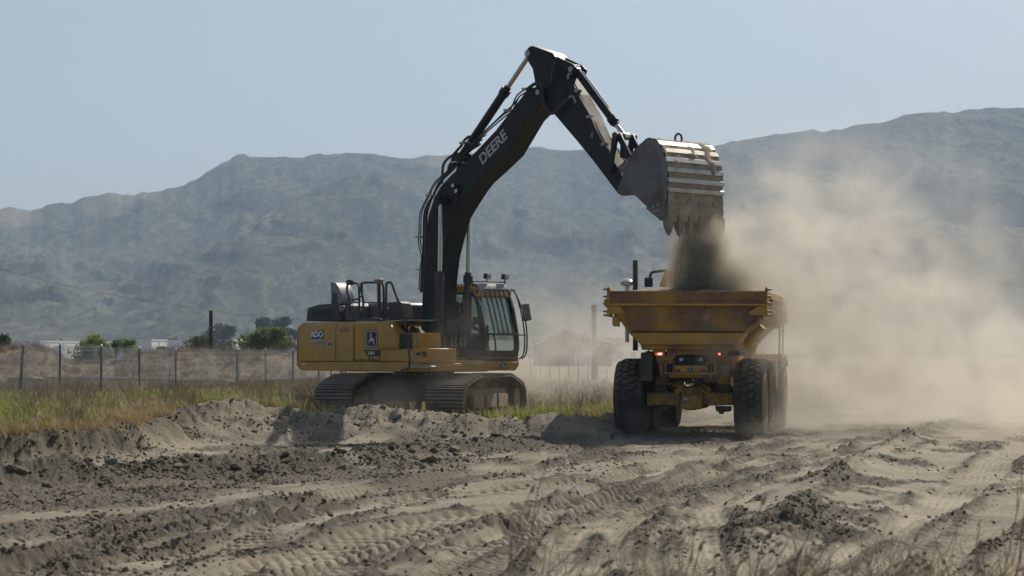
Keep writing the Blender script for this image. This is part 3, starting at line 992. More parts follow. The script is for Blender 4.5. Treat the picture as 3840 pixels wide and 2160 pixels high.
put_emblem(a, Vector((bq.x - a.x, 0, 0)), Vector((0, 0, c.z - a.z)), d3)
bp_ = [E(*C1(*q), YS) for q in ((757, 753), (902, 753), (902, 812), (790, 812))]
MB().prism(bp_, 1, YS - .003, YS + .002).build('model_badge', 'black_print', d3, smooth=False)
side_text('350', 797, 768, 858, 797, 'white_print', d3, .03)
bp_ = [E(*C1(*q), YS) for q in ((795, 816), (842, 816), (842, 848), (815, 848))]
MB().prism(bp_, 1, YS - .003, YS + .002).build('model_badge', 'black_print', d3, smooth=False)
side_text('P', 820, 822, 834, 845, 'white_print', d3, .04)
side_text('RDO', 204, 873, 243, 893, 'white_print', cw, .05, yo=-.012)
for dx in (460, 548, 592):
    a = E3(*C1(dx, 940), YS + .1)
    MB().tube([(a.x, a.y, zb), (a.x + .01, a.y, zb - .09), (a.x - .01, a.y, zb - .14)], .012, 6).build('drain_hose', 'hose', ex)

# ---- engine deck
gr = [E(*C1(*q), -1.15) for q in ((235, 495), (246, 375), (350, 341), (520, 334), (546, 495))]
gro = MB().prism(gr, 1, -1.15, -.35).build('air_box', 'dark_grey', ex, .02)
gx0, gz0 = E(*C5(355, 770), -1.153); gx1, gz1 = E(*C5(825, 615), -1.153)
slot = MB().box(-.036, .036, -.006, .004, -.015, .015).mesh('grille_slot', 'black_print')
for r_ in range(6):
    for k in range(8):
        o = link_mesh('grille_slot', slot, gro)
        o.location = (gx0 + (gx1 - gx0) * (k + (.75 if r_ % 2 else .4)) / 8.6, -1.152, gz0 + (gz1 - gz0) * (r_ + .5) / 6)
# intake hood (scoop)
YH = -1.02
pr = [E(*C5(*q), YH) for q in ((712, 86), (770, 86), (815, 190), (838, 262), (842, 300), (716, 304))]
sc = MB().prism([E(*C5(*q), YH) for q in ((712, 86), (800, 100), (850, 160), (905, 300), (940, 480), (935, 560), (860, 560), (848, 420), (838, 304), (716, 304))], 1, YH, YH + .42)
sco = sc.build('exhaust_hood', 'hood_grey', ex, .02)
nk = MB().prism([E(*C5(*q), YH + .03) for q in ((735, 306), (850, 306), (870, 560), (725, 520))], 1, YH + .03, YH + .38)
nk.build('hood_neck', 'dark_grey', ex, .01)
lowp = [E(*C5(*q), -1.0) for q in ((865, 600), (930, 560), (1040, 480), (1080, 560), (1060, 845), (875, 845))]
MB().prism(lowp, 1, -1.0, -.35).build('hood_side_panel', 'hood_grey', ex, .02)
# long engine hood
h0 = E(*C5(1080, 520), -.25); h1 = E(*C5(2330, 470), -.25)
hz0 = h0[1]
hp = [(h0[0] - .4, zt - .1), (h0[0] - .35, hz0 - .12), (h0[0] - .1, hz0), (h1[0] - .5, hz0 + .02), (h1[0] - .42, hz0 - .05), (h1[0] - .4, zt - .1)]
hood = MB().prism(hp, 1, -.35, 1.35).build('engine_hood', 'hood_grey', ex, .05, seg=3)
slot2 = MB().box(-.045, .045, -.006, .004, -.018, .018).mesh('hood_slot', 'black_print')
for (cx, cyy) in ((1400, 580), (1445, 580), (1380, 606), (1440, 606), (1400, 632), (1450, 632), (1395, 658), (1455, 658), (1420, 738), (1465, 738), (1400, 765), (1460, 765)):
    p = E3(*C5(cx, cyy), -.352)
    o = link_mesh('hood_slot', slot2, hood); o.location = p
for (cx, cyy) in ((950, 495), (1020, 497), (955, 520), (1025, 522)):
    p = E3(*C5(cx, cyy), -1.002)
    o = link_mesh('hood_slot', slot2, hood); o.location = p
dpn = [E(*C5(*q), -.6) for q in ((1815, 482), (2050, 466), (2085, 500), (2150, 800), (1825, 830))]
MB().prism(dpn, 1, -.6, -.3).build('deck_panel', 'dark_grey', ex, .015)
dk = [E(*C5(*q), -1.32) for q in ((1015, 832), (1030, 780), (1240, 785), (1560, 775), (1700, 800), (1730, 870), (1640, 890), (1580, 835))]
MB().prism(dk, 1, -1.34, -1.28).build('kick_plate', 'dark_grey', ex, .006)
tread = MB().box(xb_ - .2, xc + .9, -1.25, -.5, zt + .002, zt + .03).build('walkway', 'steel_fit', ex, .004)
# hand rails
def rail(pts, y, r=.027, y2=None):
    n = len(pts); P = []
    for i, q in enumerate(pts):
        yy = y if y2 is None else y + (y2 - y) * i / (n - 1)
        P.append(E3(*C5(*q), yy))
    return MB().tube(smooth_path(P, 4), r, 8).build('hand_rail', 'dark_grey', ex)
rail([(1085, 800), (1082, 500), (1073, 370), (1045, 290), (1036, 220), (1050, 140), (1090, 116), (1200, 110), (1250, 135), (1268, 200), (1272, 450), (1272, 760)], -1.3)
rail([(1350, 790), (1350, 480), (1345, 400), (1320, 290), (1312, 220), (1322, 130), (1360, 102), (1500, 100), (1680, 100), (1725, 130), (1742, 210), (1745, 450), (1748, 760)], -1.3)
rail([(1084, 490), (1180, 490), (1270, 490)], -1.3, .016)
rail([(1352, 488), (1550, 488), (1745, 488)], -1.3, .016)
rail([(1788, 790), (1792, 480), (1796, 200), (1806, 120), (1840, 97), (1885, 105), (1920, 170), (2000, 390), (2085, 620), (2140, 830), (2190, 1010)], -1.3)
rail([(1250, 118), (1310, 130), (1338, 190), (1335, 320), (1290, 385), (1180, 432), (1040, 438)], -.8, .018)
rail([(1140, 500), (1180, 640), (1220, 780)], -.9, .008)
for q in ((1272, 690), (1745, 690), (1795, 660)):
    p = E3(*C5(*q), -1.3)
    MB().box(p.x - .045, p.x + .045, p.y - .03, p.y + .05, p.z - .15, p.z + .08).build('rail_socket', 'dark_grey', ex, .01)
p = E3(*C5(1100, 100), -1.3)
MB().box(p.x - .10, p.x + .08, p.y - .05, p.y + .05, p.z - .06, p.z + .06).build('rail_camera', 'plastic_black', ex, .015)
p0 = E3(*C5(1660, 790), -1.38); p1 = E3(*C5(1652, 100), -1.38)
ms = MB().cyl(p0, p1, .042, n=14).build('antenna_mast', 'dark_grey', ex)
MB().lathe((p1.x, p1.y, p1.z - .03), (0, 0, 1), [(0, .09), (.03, .105), (.075, .11), (.08, .118), (.10, .112), (.125, .07), (.135, .02)], 20).build('antenna_dome', 'mirror_shell', ms)
p = E3(*C5(945, 612), -1.2)
wl = MB().box(p.x - .06, p.x + .06, p.y - .06, p.y + .05, p.z - .06, p.z + .08).build('work_light', 'mirror_shell', ex, .02)
MB().tube([p, p + Vector((.06, 0, -.10)), p + Vector((.1, 0, -.02)), p + Vector((.14, .05, .10))], .016, 6).build('lamp_arm', 'plastic_black', wl)
# right mirror on its post
pm = [E3(*C1(*q), -1.62) for q in ((1165, 690), (1163, 745), (1168, 780), (1172, 870), (1158, 925), (1100, 936))]
mp = MB().tube(smooth_path(pm, 4), .026, 8).build('mirror_post', 'dark_grey', ex)
mc = E3(*C1(1140, 672), -1.62)
M3 = Matrix.Rotation(R(-38), 3, 'Z') @ Matrix.Rotation(R(10), 3, 'Y')
MB().obox(mc, (.09, .30, .36), M3).build('mirror', 'plastic_black', mp, .035, seg=3)

# ---- cab (left side)
CY0, CY1 = .42, 1.55
zc0 = E(1830, 1356, .42)[1]
cbase = MB().prism([(-.25, zc0), (1.62, zc0), (1.60, zc0 - .10), (1.50, zb), (-.25, zb)], 1, CY0 - .32, CY1)
cb = cbase.build('cab_base', 'yellow', ex, .03)
a = Vector((1.618, .86, zc0 - .17)); 
cab_prof = [(1.55, zc0), (1.62, zc0 + .35), (1.60, zc0 + .62), (1.53, zc0 + .95), (1.43, zc0 + 1.32), (1.30, zc0 + 1.60)]
ZR = 3.02
ztop = 3.15
cabf = MB()
def strip(prof, y0, y1, w):
    """pillar following the profile"""
    for (a0, z0), (a1, z1_) in zip(prof[:-1], prof[1:]):
        vs = [(a0 - w, y0, z0), (a0, y0, z0), (a0, y1, z0), (a0 - w, y1, z0), (a1 - w, y0, z1_), (a1, y0, z1_), (a1, y1, z1_), (a1 - w, y1, z1_)]
        cabf.add(vs, [(0, 3, 2, 1), (4, 5, 6, 7), (0, 1, 5, 4), (1, 2, 6, 5), (2, 3, 7, 6), (3, 0, 4, 7)])
for y0 in (CY0, CY1 - .075):
    strip(cab_prof, y0, y0 + .075, .13)
    cabf.box(-.25, -.13, y0, y0 + .075, zc0, ZR)
    cabf.box(-.25, 1.5, y0, y0 + .075, zc0, zc0 + .26)
    cabf.box(.30, .36, y0 + .005, y0 + .07, zc0 + .2, ZR)
    cabf.box(-.2, 1.34, y0, y0 + .075, ZR - .10, ZR)
cabf.box(-.25, 1.5, CY0, CY1, zc0, zc0 + .06)
cabf.box(-.25, -.17, CY0, CY1, zc0, zc0 + .75)
cabf.box(1.50, 1.585, CY0, CY1, zc0, zc0 + .10)
cabf.box(1.52, 1.60, CY0 + .03, CY1 - .03, zc0 + .62, zc0 + .67)
cabf.box(.30, 1.55, CY0 + .01, CY0 + .06, zc0 + .2, zc0 + .50)
cab_o = cabf.build('cab', 'plastic_black', ex, .012)
# roof, yellow frame with grey panel
rp = [(-.27, ZR - .02), (-.27, ztop - .06), (-.18, ztop), (1.0, ztop), (1.20, ztop - .05), (1.33, ZR - .02), (1.36, ZR - .16), (1.26, ZR - .16), (1.20, ZR - .05)]
rf = MB().prism(rp, 1, CY0 - .01, CY1 + .01).build('cab_roof', 'yellow', ex, .06, seg=4)
MB().box(.05, 1.0, CY0 + .12, CY1 - .12, ztop - .02, ztop + .035).build('roof_hatch', 'hood_grey', rf, .03)
MB().prism([(.55, ztop + .005), (1.22, ztop + .03), (1.30, ztop - .05), (1.33, ZR - .03), (1.15, ztop - .06)], 1, CY0 + .10, CY1 - .05).build('visor', 'mirror_shell', rf, .02)
# glass
def pane(name, pts, th=.006):
    P = [Vector(p) for p in pts]
    n = (P[1] - P[0]).cross(P[2] - P[0]).normalized() * th
    k = len(P)
    mb = MB().add(P + [p + n for p in P], [tuple(range(k))[::-1], tuple(range(k, 2 * k))] + [(i, (i + 1) % k, k + (i + 1) % k, k + i) for i in range(k)])
    return mb.build(name, 'glass', cab_o, smooth=False)
gy0, gy1 = CY0 + .07, CY1 - .07
for i in (1, 2, 3, 4):
    pass
fp = [(x - .05, z) for x, z in cab_prof]
pane('windshield', [(fp[2][0], gy0, fp[2][1] + .05), (fp[2][0], gy1, fp[2][1] + .05), (fp[4][0], gy1, fp[4][1]), (fp[4][0], gy0, fp[4][1])])
pane('windshield', [(fp[4][0], gy0, fp[4][1] + .002), (fp[4][0], gy1, fp[4][1] + .002), (fp[5][0], gy1, fp[5][1]), (fp[5][0], gy0, fp[5][1])])
pane('lower_windshield', [(fp[0][0], gy0, zc0 + .1), (fp[0][0], gy1, zc0 + .1), (fp[2][0], gy1, fp[2][1]), (fp[2][0], gy0, fp[2][1])])
for yq in (CY0 + .03, CY1 - .04):
    pane('side_window', [(-.13, yq, zc0 + .26), (.30, yq, zc0 + .26), (.30, yq, ZR - .1), (-.13, yq, ZR - .1)])
    pane('side_window', [(.36, yq, zc0 + .50), (1.50, yq, zc0 + .50), (1.47, yq, zc0 + .80), (1.38, yq, zc0 + 1.2), (1.25, yq, ZR - .1), (.36, yq, ZR - .1)])
rw = pane('rear_window', [(-.20, gy0, zc0 + .75), (-.20, gy1, zc0 + .75), (-.20, gy1, ZR - .1), (-.20, gy0, ZR - .1)])
text_quad('JOHN DEERE', (-.21, gy1 - .15, ZR - .28), (0, -.75, 0), (0, 0, .07), 'lettering', 'black_print', rw, bold=.03)
MB().box(-.22, -.17, gy0, gy1, zc0 + 1.18, zc0 + 1.21).build('rear_window_bar', 'plastic_black', cab_o)
# interior
it = MB()
it.box(.05, .60, .72, 1.22, zc0 + .30, zc0 + .46)
it.obox((.05, .97, zc0 + .82), (.16, .50, .80), Matrix.Rotation(R(-8), 3, 'Y'))
it.obox((0.0, .97, zc0 + 1.32), (.12, .30, .22), Matrix.Rotation(R(-8), 3, 'Y'))
it.box(.15, .75, .50, .66, zc0 + .45, zc0 + .66).box(.15, .75, 1.28, 1.44, zc0 + .45, zc0 + .66)
it.build('operator_seat', 'seat_cloth', cab_o, .05, seg=3)
for yq in (.58, 1.36):
    MB().cyl((.70, yq, zc0 + .66), (.74, yq, zc0 + .86), .022, .032, 10).build('joystick', 'plastic_black', cab_o)
MB().obox((1.22, .56, zc0 + .95), (.05, .22, .18), Matrix.Rotation(R(-30), 3, 'Z')).build('monitor', 'plastic_black', cab_o, .01)
MB().tube([(1.3, .86, zc0 + .1), (1.25, .86, zc0 + .5), (1.2, .86, zc0 + .62)], .02, 6).tube([(1.3, 1.1, zc0 + .1), (1.25, 1.1, zc0 + .5), (1.2, 1.1, zc0 + .62)], .02, 6).build('travel_lever', 'plastic_black', cab_o)
# front guard
gf = []
for x, z in cab_prof: gf.append((x + .10, z))
gtop = (1.42, ZR + .02); gmid = (1.60, zc0 + 1.15); gbot = (1.76, zc0 + .62)
bars = [CY0 + .18 + (CY1 - CY0 - .22) * k / 6 for k in range(7)]
for k, y in enumerate(bars[:-1]):
    MB().tube([(gtop[0], y, gtop[1]), (gmid[0], y, gmid[1]), (gbot[0], y, gbot[1])], .017, 6).build('guard_bar', 'plastic_black', cab_o)
MB().tube([(gtop[0], bars[0], gtop[1]), (gtop[0], CY1 + .04, gtop[1])], .018, 6).build('guard_bar', 'plastic_black', cab_o)
MB().tube([(gbot[0], bars[0], gbot[1]), (gbot[0], CY1 + .05, gbot[1])], .016, 6).build('guard_bar', 'plastic_black', cab_o)
for xo, zo in ((0, .62), (.08, .05)):
    MB().tube(smooth_path([(1.30, CY1 + .05, ZR + .06), (1.45, CY1 + .06, ZR - .1), (1.62 + xo, CY1 + .06, zc0 + 1.1), (1.72 + xo, CY1 + .06, zc0 + .62), (1.70 + xo, CY1 + .05, zc0 + .2), (1.58 + xo, CY1 + .03, zc0 + .06)], 4), .018, 6).build('guard_bar', 'plastic_black', cab_o)
# roof light bar
lbz = ztop + .08
lbar = MB().tube([(1.16, CY0 + .05, ZR), (1.16, CY0 + .05, lbz), (1.16, CY1 - .02, lbz), (1.16, CY1 - .02, ZR)], .02, 6).build('light_bar', 'plastic_black', cab_o)
for y in (CY0 + .50, CY1 - .05):
    l = MB().obox((1.18, y, lbz + .13), (.11, .15, .13), Matrix.Rotation(R(12), 3, 'Y')).cyl((1.16, y, lbz), (1.17, y, lbz + .08), .015, n=8).build('work_light', 'plastic_black', ex, .02)
    MB().obox((1.243, y, lbz + .117), (.012, .13, .11), Matrix.Rotation(R(12), 3, 'Y')).build('lamp_lens', 'lens', l, .004)
# left mirror
mm = MB().tube([(1.50, CY1 + .08, zc0 + 1.30), (1.50, CY1 + .24, zc0 + 1.34), (1.50, CY1 + .34, zc0 + 1.30)], .016, 6).build('mirror_arm', 'plastic_black', ex)
MB().obox((1.50, CY1 + .34, zc0 + 1.16), (.09, .21, .42), Matrix.Rotation(R(14), 3, 'X') @ Matrix.Rotation(R(-12), 3, 'Z')).build('mirror', 'mirror_shell', mm, .035, seg=3)
put_emblem((1.622, .92, zc0 - .18), (0, .19, 0), (-.02, 0, .16), cb)
side = MB().box(.95, 1.10, CY0 - .325, CY0 - .318, zc0 - .13, zc0 - .04).box(1.12, 1.25, CY0 - .325, CY0 - .318, zc0 - .10, zc0 - .04).build('sticker', 'grey_print', cb, smooth=False)

# ---- boom
BY = .28
def EP(lst, y): return [E(*q, y) for q in lst]
boom_px = [(1578, 1235), (1584, 1100), (1589, 972), (1596, 865), (1607, 805), (1622, 758), (1648, 703), (1687, 660), (1738, 613), (1790, 561), (1858, 489), (1976, 338), (2004, 326), (2030, 334), (2040, 360), (2030, 395),
           (1976, 449), (1900, 578), (1832, 643), (1790, 681), (1766, 711), (1738, 754), (1717, 788), (1700, 818), (1687, 861), (1674, 908), (1660, 965), (1651, 1040), (1646, 1110), (1650, 1190), (1645, 1245), (1610, 1262)]
bpoly = EP(boom_px, -BY)
boom = MB().prism(bpoly, 1, -BY, BY).build('boom', 'boom_black', ex, .018)
# seams and weld lines on the side
for q0, q1 in (((1746, 604), (1785, 688)), ((1880, 462), (1920, 545)), ((1590, 960), (1660, 962))):
    a, bq = E3(*q0, -BY - .004), E3(*q1, -BY - .004)
    MB().tube([a, bq], .006, 5).build('weld_seam', 'dark_grey', boom)
# boom foot pin, cylinder pin boss
p = E3(1653, 752, -.42)
MB().cyl((p.x, -.55, p.z), (p.x, .55, p.z), .115, n=24).build('cylinder_boss', 'boom_black', boom, .01)
p = E3(*BZ(360, 630), -BY)
MB().cyl((p.x, -BY - .03, p.z), (p.x, -BY + .02, p.z), .17, n=24).build('boss_plate', 'boom_black', boom, .01)
# lettering on the boom
a = E3(*BZ(607, 326), -BY - .002); bq = E3(*C2(586, 603), -BY - .002); c = E3(*C2(427, 703), -BY - .002)
text_quad('DEERE', a, bq - a, c - a, 'lettering', 'grey_print', boom, bold=.03)
# boom work lights
for q in ((357, 505), (385, 552)):
    p = E3(*BZ(*q), -BY - .06)
    l = MB().obox(p, (.11, .08, .10), Matrix.Rotation(R(-20), 3, 'Y')).build('work_light', 'plastic_black', boom, .015)
    MB().obox(p + Vector((.0, -.045, 0)), (.08, .012, .075), Matrix.Rotation(R(-20), 3, 'Y')).build('lamp_lens', 'lens', l)
MB().tube(smooth_path([E3(*BZ(*q), -BY - .012) for q in ((280, 515), (320, 540), (350, 575), (385, 580))], 4), .008, 6).build('cable', 'hose', boom)
# hydraulic lines along the boom's back
def line(pts, y, r, cv=BZ, par=None, nm='hydraulic_line', mt='hose', k=4):
    return MB().tube(smooth_path([E3(*cv(*q), y) for q in pts], k), r, 7).build(nm, mt, par or boom)
line([(48, 1420), (60, 1230), (72, 1130), (45, 1010), (50, 900), (60, 740), (130, 590), (190, 475), (310, 365), (392, 262), (440, 180), (520, 135), (640, 60)], -.20, .014)
line([(62, 1440), (72, 1230), (84, 1100), (62, 1000), (66, 880), (75, 735), (142, 590), (200, 482), (316, 372), (400, 270)], -.12, .014)
line([(72, 1440), (82, 1200), (92, 950), (96, 760), (130, 660), (175, 590), (215, 500), (250, 455), (330, 380), (400, 300), (470, 190), (520, 150), (600, 100)], -.16, .030)
line([(95, 1440), (100, 1200), (108, 950), (118, 760), (150, 640), (200, 540), (260, 450)], -.02, .030)
line([(252, 490), (255, 390), (265, 320), (300, 270), (350, 235), (385, 195), (420, 155), (445, 110), (480, 80), (505, 76), (515, 90), (505, 110)], -.05, .032)
line([(310, 385), (320, 330), (360, 290), (420, 265), (470, 215), (520, 175), (580, 140)], .0, .045)
line([(380, 640), (470, 560), (560, 480), (600, 450), (632, 380), (662, 352), (700, 330), (745, 300)], -.10, .018, C2)
line([(380, 655), (480, 565), (570, 488), (612, 455), (645, 385), (672, 365), (700, 345), (720, 335)], -.2, .018, C2)
line([(370, 650), (460, 570), (575, 460), (600, 440), (640, 395)], .0, .022, C2)
line([(690, 350), (705, 385)], -.2, .02, C2, nm='line_bracket')
for q in ((75, 955), (165, 588), (75, 1240), (385, 300), (460, 130)):
    p = E3(*BZ(*q), -.14)
    MB().box(p.x - .10, p.x + .09, -.26, .0, p.z - .018, p.z + .018).build('line_clamp', 'steel_fit', boom)
for q in ((590, 455), (690, 340), (350, 632)):
    p = E3(*C2(*q), -.14)
    MB().box(p.x - .07, p.x + .07, -.24, -.02, p.z - .025, p.z + .025).build('line_clamp', 'steel_fit', boom)
# hoses that loop from boom to arm
line([(690, 342), (720, 318), (748, 308), (770, 330), (775, 380), (785, 430), (805, 462), (830, 470), (860, 450), (890, 420), (915, 395)], -.30, .040, C2, nm='hose')
line([(710, 325), (740, 305), (770, 315), (790, 330), (815, 318), (828, 280), (830, 230), (838, 195)], -.32, .018, C2, nm='hose')
line([(715, 318), (745, 300), (775, 308), (800, 318), (820, 295), (824, 240), (832, 200)], -.30, .018, C2, nm='hose')

# ---- cylinders
def cylinder(p0, p1, frac, rb, rr, name, mat='boom_black', collar=1.25):
    """barrel from p0, rod to p1"""
    p0, p1 = Vector(p0), Vector(p1)
    d = p1 - p0
    pm_ = p0 + d * frac
    mb = MB().cyl(p0, pm_, rb, n=20)
    mb.cyl(pm_ - d.normalized() * rb * 1.6, pm_ + d.normalized() * .02, rb * collar, n=20)
    mb.cyl(pm_ + d.normalized() * .02, pm_ + d.normalized() * .09, rb * .85, n=20)
    side_ = Vector((0, 1, 0))
    mb.cyl(p0 - side_ * rb * 1.05, p0 + side_ * rb * 1.05, rb * 1.15, n=20)
    o = mb.build(name, mat, ex, .008)
    rd = MB().cyl(pm_, p1, rr, n=16)
    rd.cyl(p1 - side_ * rb * .9, p1 + side_ * rb * .9, rb * .95, n=18)
    rd.build('cylinder_rod', 'rod_chrome', o)
    return o
for s in (-1, 1):
    a = E3(1645, 1366, -.45); c = E3(1653, 754, -.45)
    a.y = c.y = .45 * s
    fr_ = (a.z - E3(1646, 1032, -.45).z) / (a.z - c.z)
    cylinder(a, c, fr_, .092, .052, 'boom_cylinder', 'dark_grey')
    # supply lines beside the barrel
    q0 = a.lerp(c, .06) + Vector((-.11, .05 * s, 0)); q1 = a.lerp(c, .5) + Vector((-.11, .05 * s, 0))
    MB().tube([q0, q1], .016, 6).build('hydraulic_line', 'hose', ex)
a = E3(1728, 592, 0); c = E3(1988, 203, 0); md = E3(1906, 344, 0)
arm_cyl = cylinder(a, c, (md - a).length / (c - a).length, .10, .056, 'arm_cylinder')
MB().prism(EP([(1690, 655), (1720, 570), (1745, 575), (1770, 590)], 0), 1, -.16, -.11).prism(EP([(1690, 655), (1720, 570), (1745, 575), (1770, 590)], 0), 1, .11, .16).build('cylinder_bracket', 'boom_black', boom, .008)
a = E3(2157, 258, 0); c = E3(2343, 511, 0); md = E3(2303, 459, 0)
bk_cyl = cylinder(a, c, (md - a).length / (c - a).length, .088, .05, 'bucket_cylinder')
dv = (c - a).normalized()
MB().tube([a + dv * .2 + Vector((.11, -.03, .06)), a + dv * 1.35 + Vector((.11, -.03, .06))], .016, 6).build('hydraulic_line', 'hose', ex)
# hoses between the boom cylinders
for yq, xo in ((-.12, 0), (.0, 0), (.16, 0), (.28, 0)):
    base = E3(1668, 1290, -.1)
    MB().tube(smooth_path([(base.x + .1, yq - .02, zb + .3), (base.x + .28, yq, zb + .62), (base.x + .26, yq, zb + .95), (base.x + .05, yq + .02, zb + 1.12), (base.x - .15, yq + .03, zb + .9)], 5), .030, 8).build('hose', 'hose', ex)
    MB().cyl((base.x + .27, yq, zb + .55), (base.x + .28, yq, zb + .78), .038, n=10).build('hose_fitting', 'steel_fit', ex)

# ---- arm
AY = .20
arm_px = [(1990, 172), (2000, 174), (2072, 201), (2089, 228), (2131, 299), (2160, 345), (2208, 428), (2243, 508), (2295, 595), (2342, 680), (2350, 710), (2338, 730), (2318, 728), (2224, 603), (2159, 524), (2075, 425), (2032, 385), (2012, 345), (2004, 300), (1997, 259), (1978, 228), (1972, 200), (1978, 180)]
apoly = EP(arm_px, -AY)
arm = MB().prism(apoly, 1, -AY, AY)
arm_o = arm.build('arm', 'boom_black', ex, .014)
# arm's top plate, slightly proud; pale tone paints sunlight, blotches are dirt
tpx = [(2165, 353), (2208, 428), (2243, 508), (2295, 595), (2338, 672)]
tpl = [E(*q, -AY) for q in tpx]
tv = MB(); vv_ = []
for (x, z), (x2, z2) in zip(tpl, tpl[1:] + [tpl[-1]]):
    pass
nrm = Vector((tpl[-1][1] - tpl[0][1], 0, -(tpl[-1][0] - tpl[0][0]))).normalized()
if nrm.x < 0: nrm = -nrm
for k in range(len(tpl)):
    x, z = tpl[k]
    for y in (-AY + .012, AY - .012):
        for l in (-.004, .006):
            vv_.append((x + nrm.x * l, y, z + nrm.z * l))
ff_ = []
for k in range(len(tpl) - 1):
    i = k * 4; j = i + 4
    ff_ += [(i + 1, j + 1, j + 3, i + 3), (i, i + 2, j + 2, j), (i, j, j + 1, i + 1), (i + 2, i + 3, j + 3, j + 2)]
ff_ += [(0, 1, 3, 2), (len(vv_) - 4, len(vv_) - 2, len(vv_) - 1, len(vv_) - 3)]
tv.add(vv_, ff_); tv.build('arm_top_plate', 'arm_sunlit_top', arm_o)
# doubler on the arm's root and cylinder lugs
dbl = EP([(2003, 180), (2070, 205), (2092, 245), (2125, 310), (2130, 350), (2105, 370), (2075, 365), (2030, 320), (2003, 255)], -AY)
MB().prism(dbl, 1, -AY - .014, -AY + .01).build('arm_cheek', 'boom_black', arm_o, .006)
lug = EP([(2072, 204), (2110, 222), (2150, 240), (2166, 258), (2160, 278), (2140, 276), (2118, 292)], -.15)
for y in (-.17, .11):
    MB().prism(lug, 1, y, y + .06).build('cylinder_lug', 'boom_black', arm_o, .008)
topp = EP([(1996, 172), (2072, 199), (2088, 222), (2078, 226), (2066, 207), (1996, 182)], -AY)
MB().prism([(x, z + .004) for x, z in topp], 1, -AY + .01, AY - .01).build('arm_top_plate', 'hood_grey', arm_o)
for q, y in (((1983, 200), -AY), ((2018, 346), -BY), ((2330, 712), -.27), ((2141, 260), -.19)):
    p = E3(*q, y - .02)
    MB().cyl((p.x, -abs(y) - .05, p.z), (p.x, abs(y) + .05, p.z), .062, n=18).build('pivot_pin', 'steel_fit', arm_o, .006)
line([(905, 255), (945, 330), (985, 410), (1030, 490), (1065, 560), (1110, 640), (1150, 690)], -.17, .020, C2, arm_o)
line([(918, 258), (960, 332), (1000, 412), (1042, 490), (1080, 565), (1120, 640)], -.12, .016, C2, arm_o)
line([(935, 255), (915, 260), (912, 285)], -.2, .03, C2, arm_o, mt='steel_fit')
line([(915, 395), (930, 378), (945, 385), (955, 415)], -.22, .03, C2, arm_o, mt='steel_fit')
line([(1035, 600), (1048, 575), (1045, 610)], -.22, .016, C2, arm_o, mt='steel_fit')
line([(1140, 600), (1180, 660), (1215, 690), (1222, 720), (1205, 760)], -.05, .010, C2, arm_o, nm='hose')
line([(1150, 610), (1195, 690), (1225, 740), (1218, 770)], .02, .010, C2, arm_o, nm='hose')
for q in ((965, 350), (1030, 490), (1110, 640)):
    p = E3(*C2(*q), -.16)
    MB().box(p.x - .05, p.x + .05, -.22, -.08, p.z - .03, p.z + .03).build('line_clamp', 'steel_fit', arm_o)

# ---- links
ly = .27
lk1 = EP([C8(*q) for q in ((128, 150), (150, 118), (185, 125), (200, 165), (180, 230), (140, 440), (120, 600), (60, 620), (45, 575), (95, 420))], -ly)
for y in (-ly - .03, ly - .03):
    MB().prism(lk1, 1, y, y + .06).build('tipping_link', 'boom_black', ex, .01)
lk2 = EP([C8(*q) for q in ((150, 130), (190, 108), (225, 130), (300, 290), (365, 420), (360, 510), (315, 530), (290, 480), (295, 400), (200, 230), (160, 190))], -.20)
for y in (-.23, .17):
    MB().prism(lk2, 1, y, y + .06).build('bucket_link', 'boom_black', ex, .01)
p = E3(2307, 508, -.3)
MB().cyl((p.x, -.33, p.z), (p.x, .33, p.z), .075, n=18).build('link_pin', 'dark_grey', ex, .008)
p2 = E3(2325, 545, -.2); p3 = E3(2350, 590, -.2)
MB().box(p2.x - .02, p2.x + .04, -.18, .18, p3.z, p2.z).build('link_web', 'boom_black', ex, .01)

# ---- bucket
BW = .885
def B8(lst, y): return [E(*C8(*q), y) for q in lst]
side_px = [(300, 620), (290, 510), (325, 425), (380, 348), (440, 280), (510, 222), (590, 195), (645, 215), (700, 268), (750, 375), (782, 500), (802, 650), (800, 800), (795, 1000), (790, 1150), (770, 1215), (715, 1208), (545, 1040), (392, 892), (320, 800)]
sp = B8(side_px, -BW)
bucket = MB()
bucket.prism(sp, 1, -BW, -BW + .03)
bucket.prism(sp, 1, BW - .03, BW)
shell_px = [(400, 360), (440, 290), (510, 222), (590, 195), (645, 215), (700, 268), (750, 375), (782, 500), (802, 650), (800, 800), (795, 1000), (792, 1190)]
shp = B8(shell_px, -BW)
cx_ = sum(x for x, z in sp) / len(sp); cz_ = sum(z for x, z in sp) / len(sp)
def off(p, d):
    v = Vector((p[0] - cx_, p[1] - cz_)); v = v.normalized() * d
    return (p[0] + v.x, p[1] + v.y)
outer = [off(p, .006) for p in shp]; inner = [off(p, -.03) for p in shp]
bucket.prism(outer + inner[::-1], 1, -BW + .02, BW - .02)
bko = bucket.build('bucket', 'bucket_side', ex, .006)
# rim band on the side plate
band_o = B8(shell_px[2:-1], -BW); band_i = [off(p, -.13) for p in band_o]
MB().prism(band_o + band_i[::-1], 1, -BW - .014, -BW + .005).build('side_band', 'bucket_band', bko, .004)
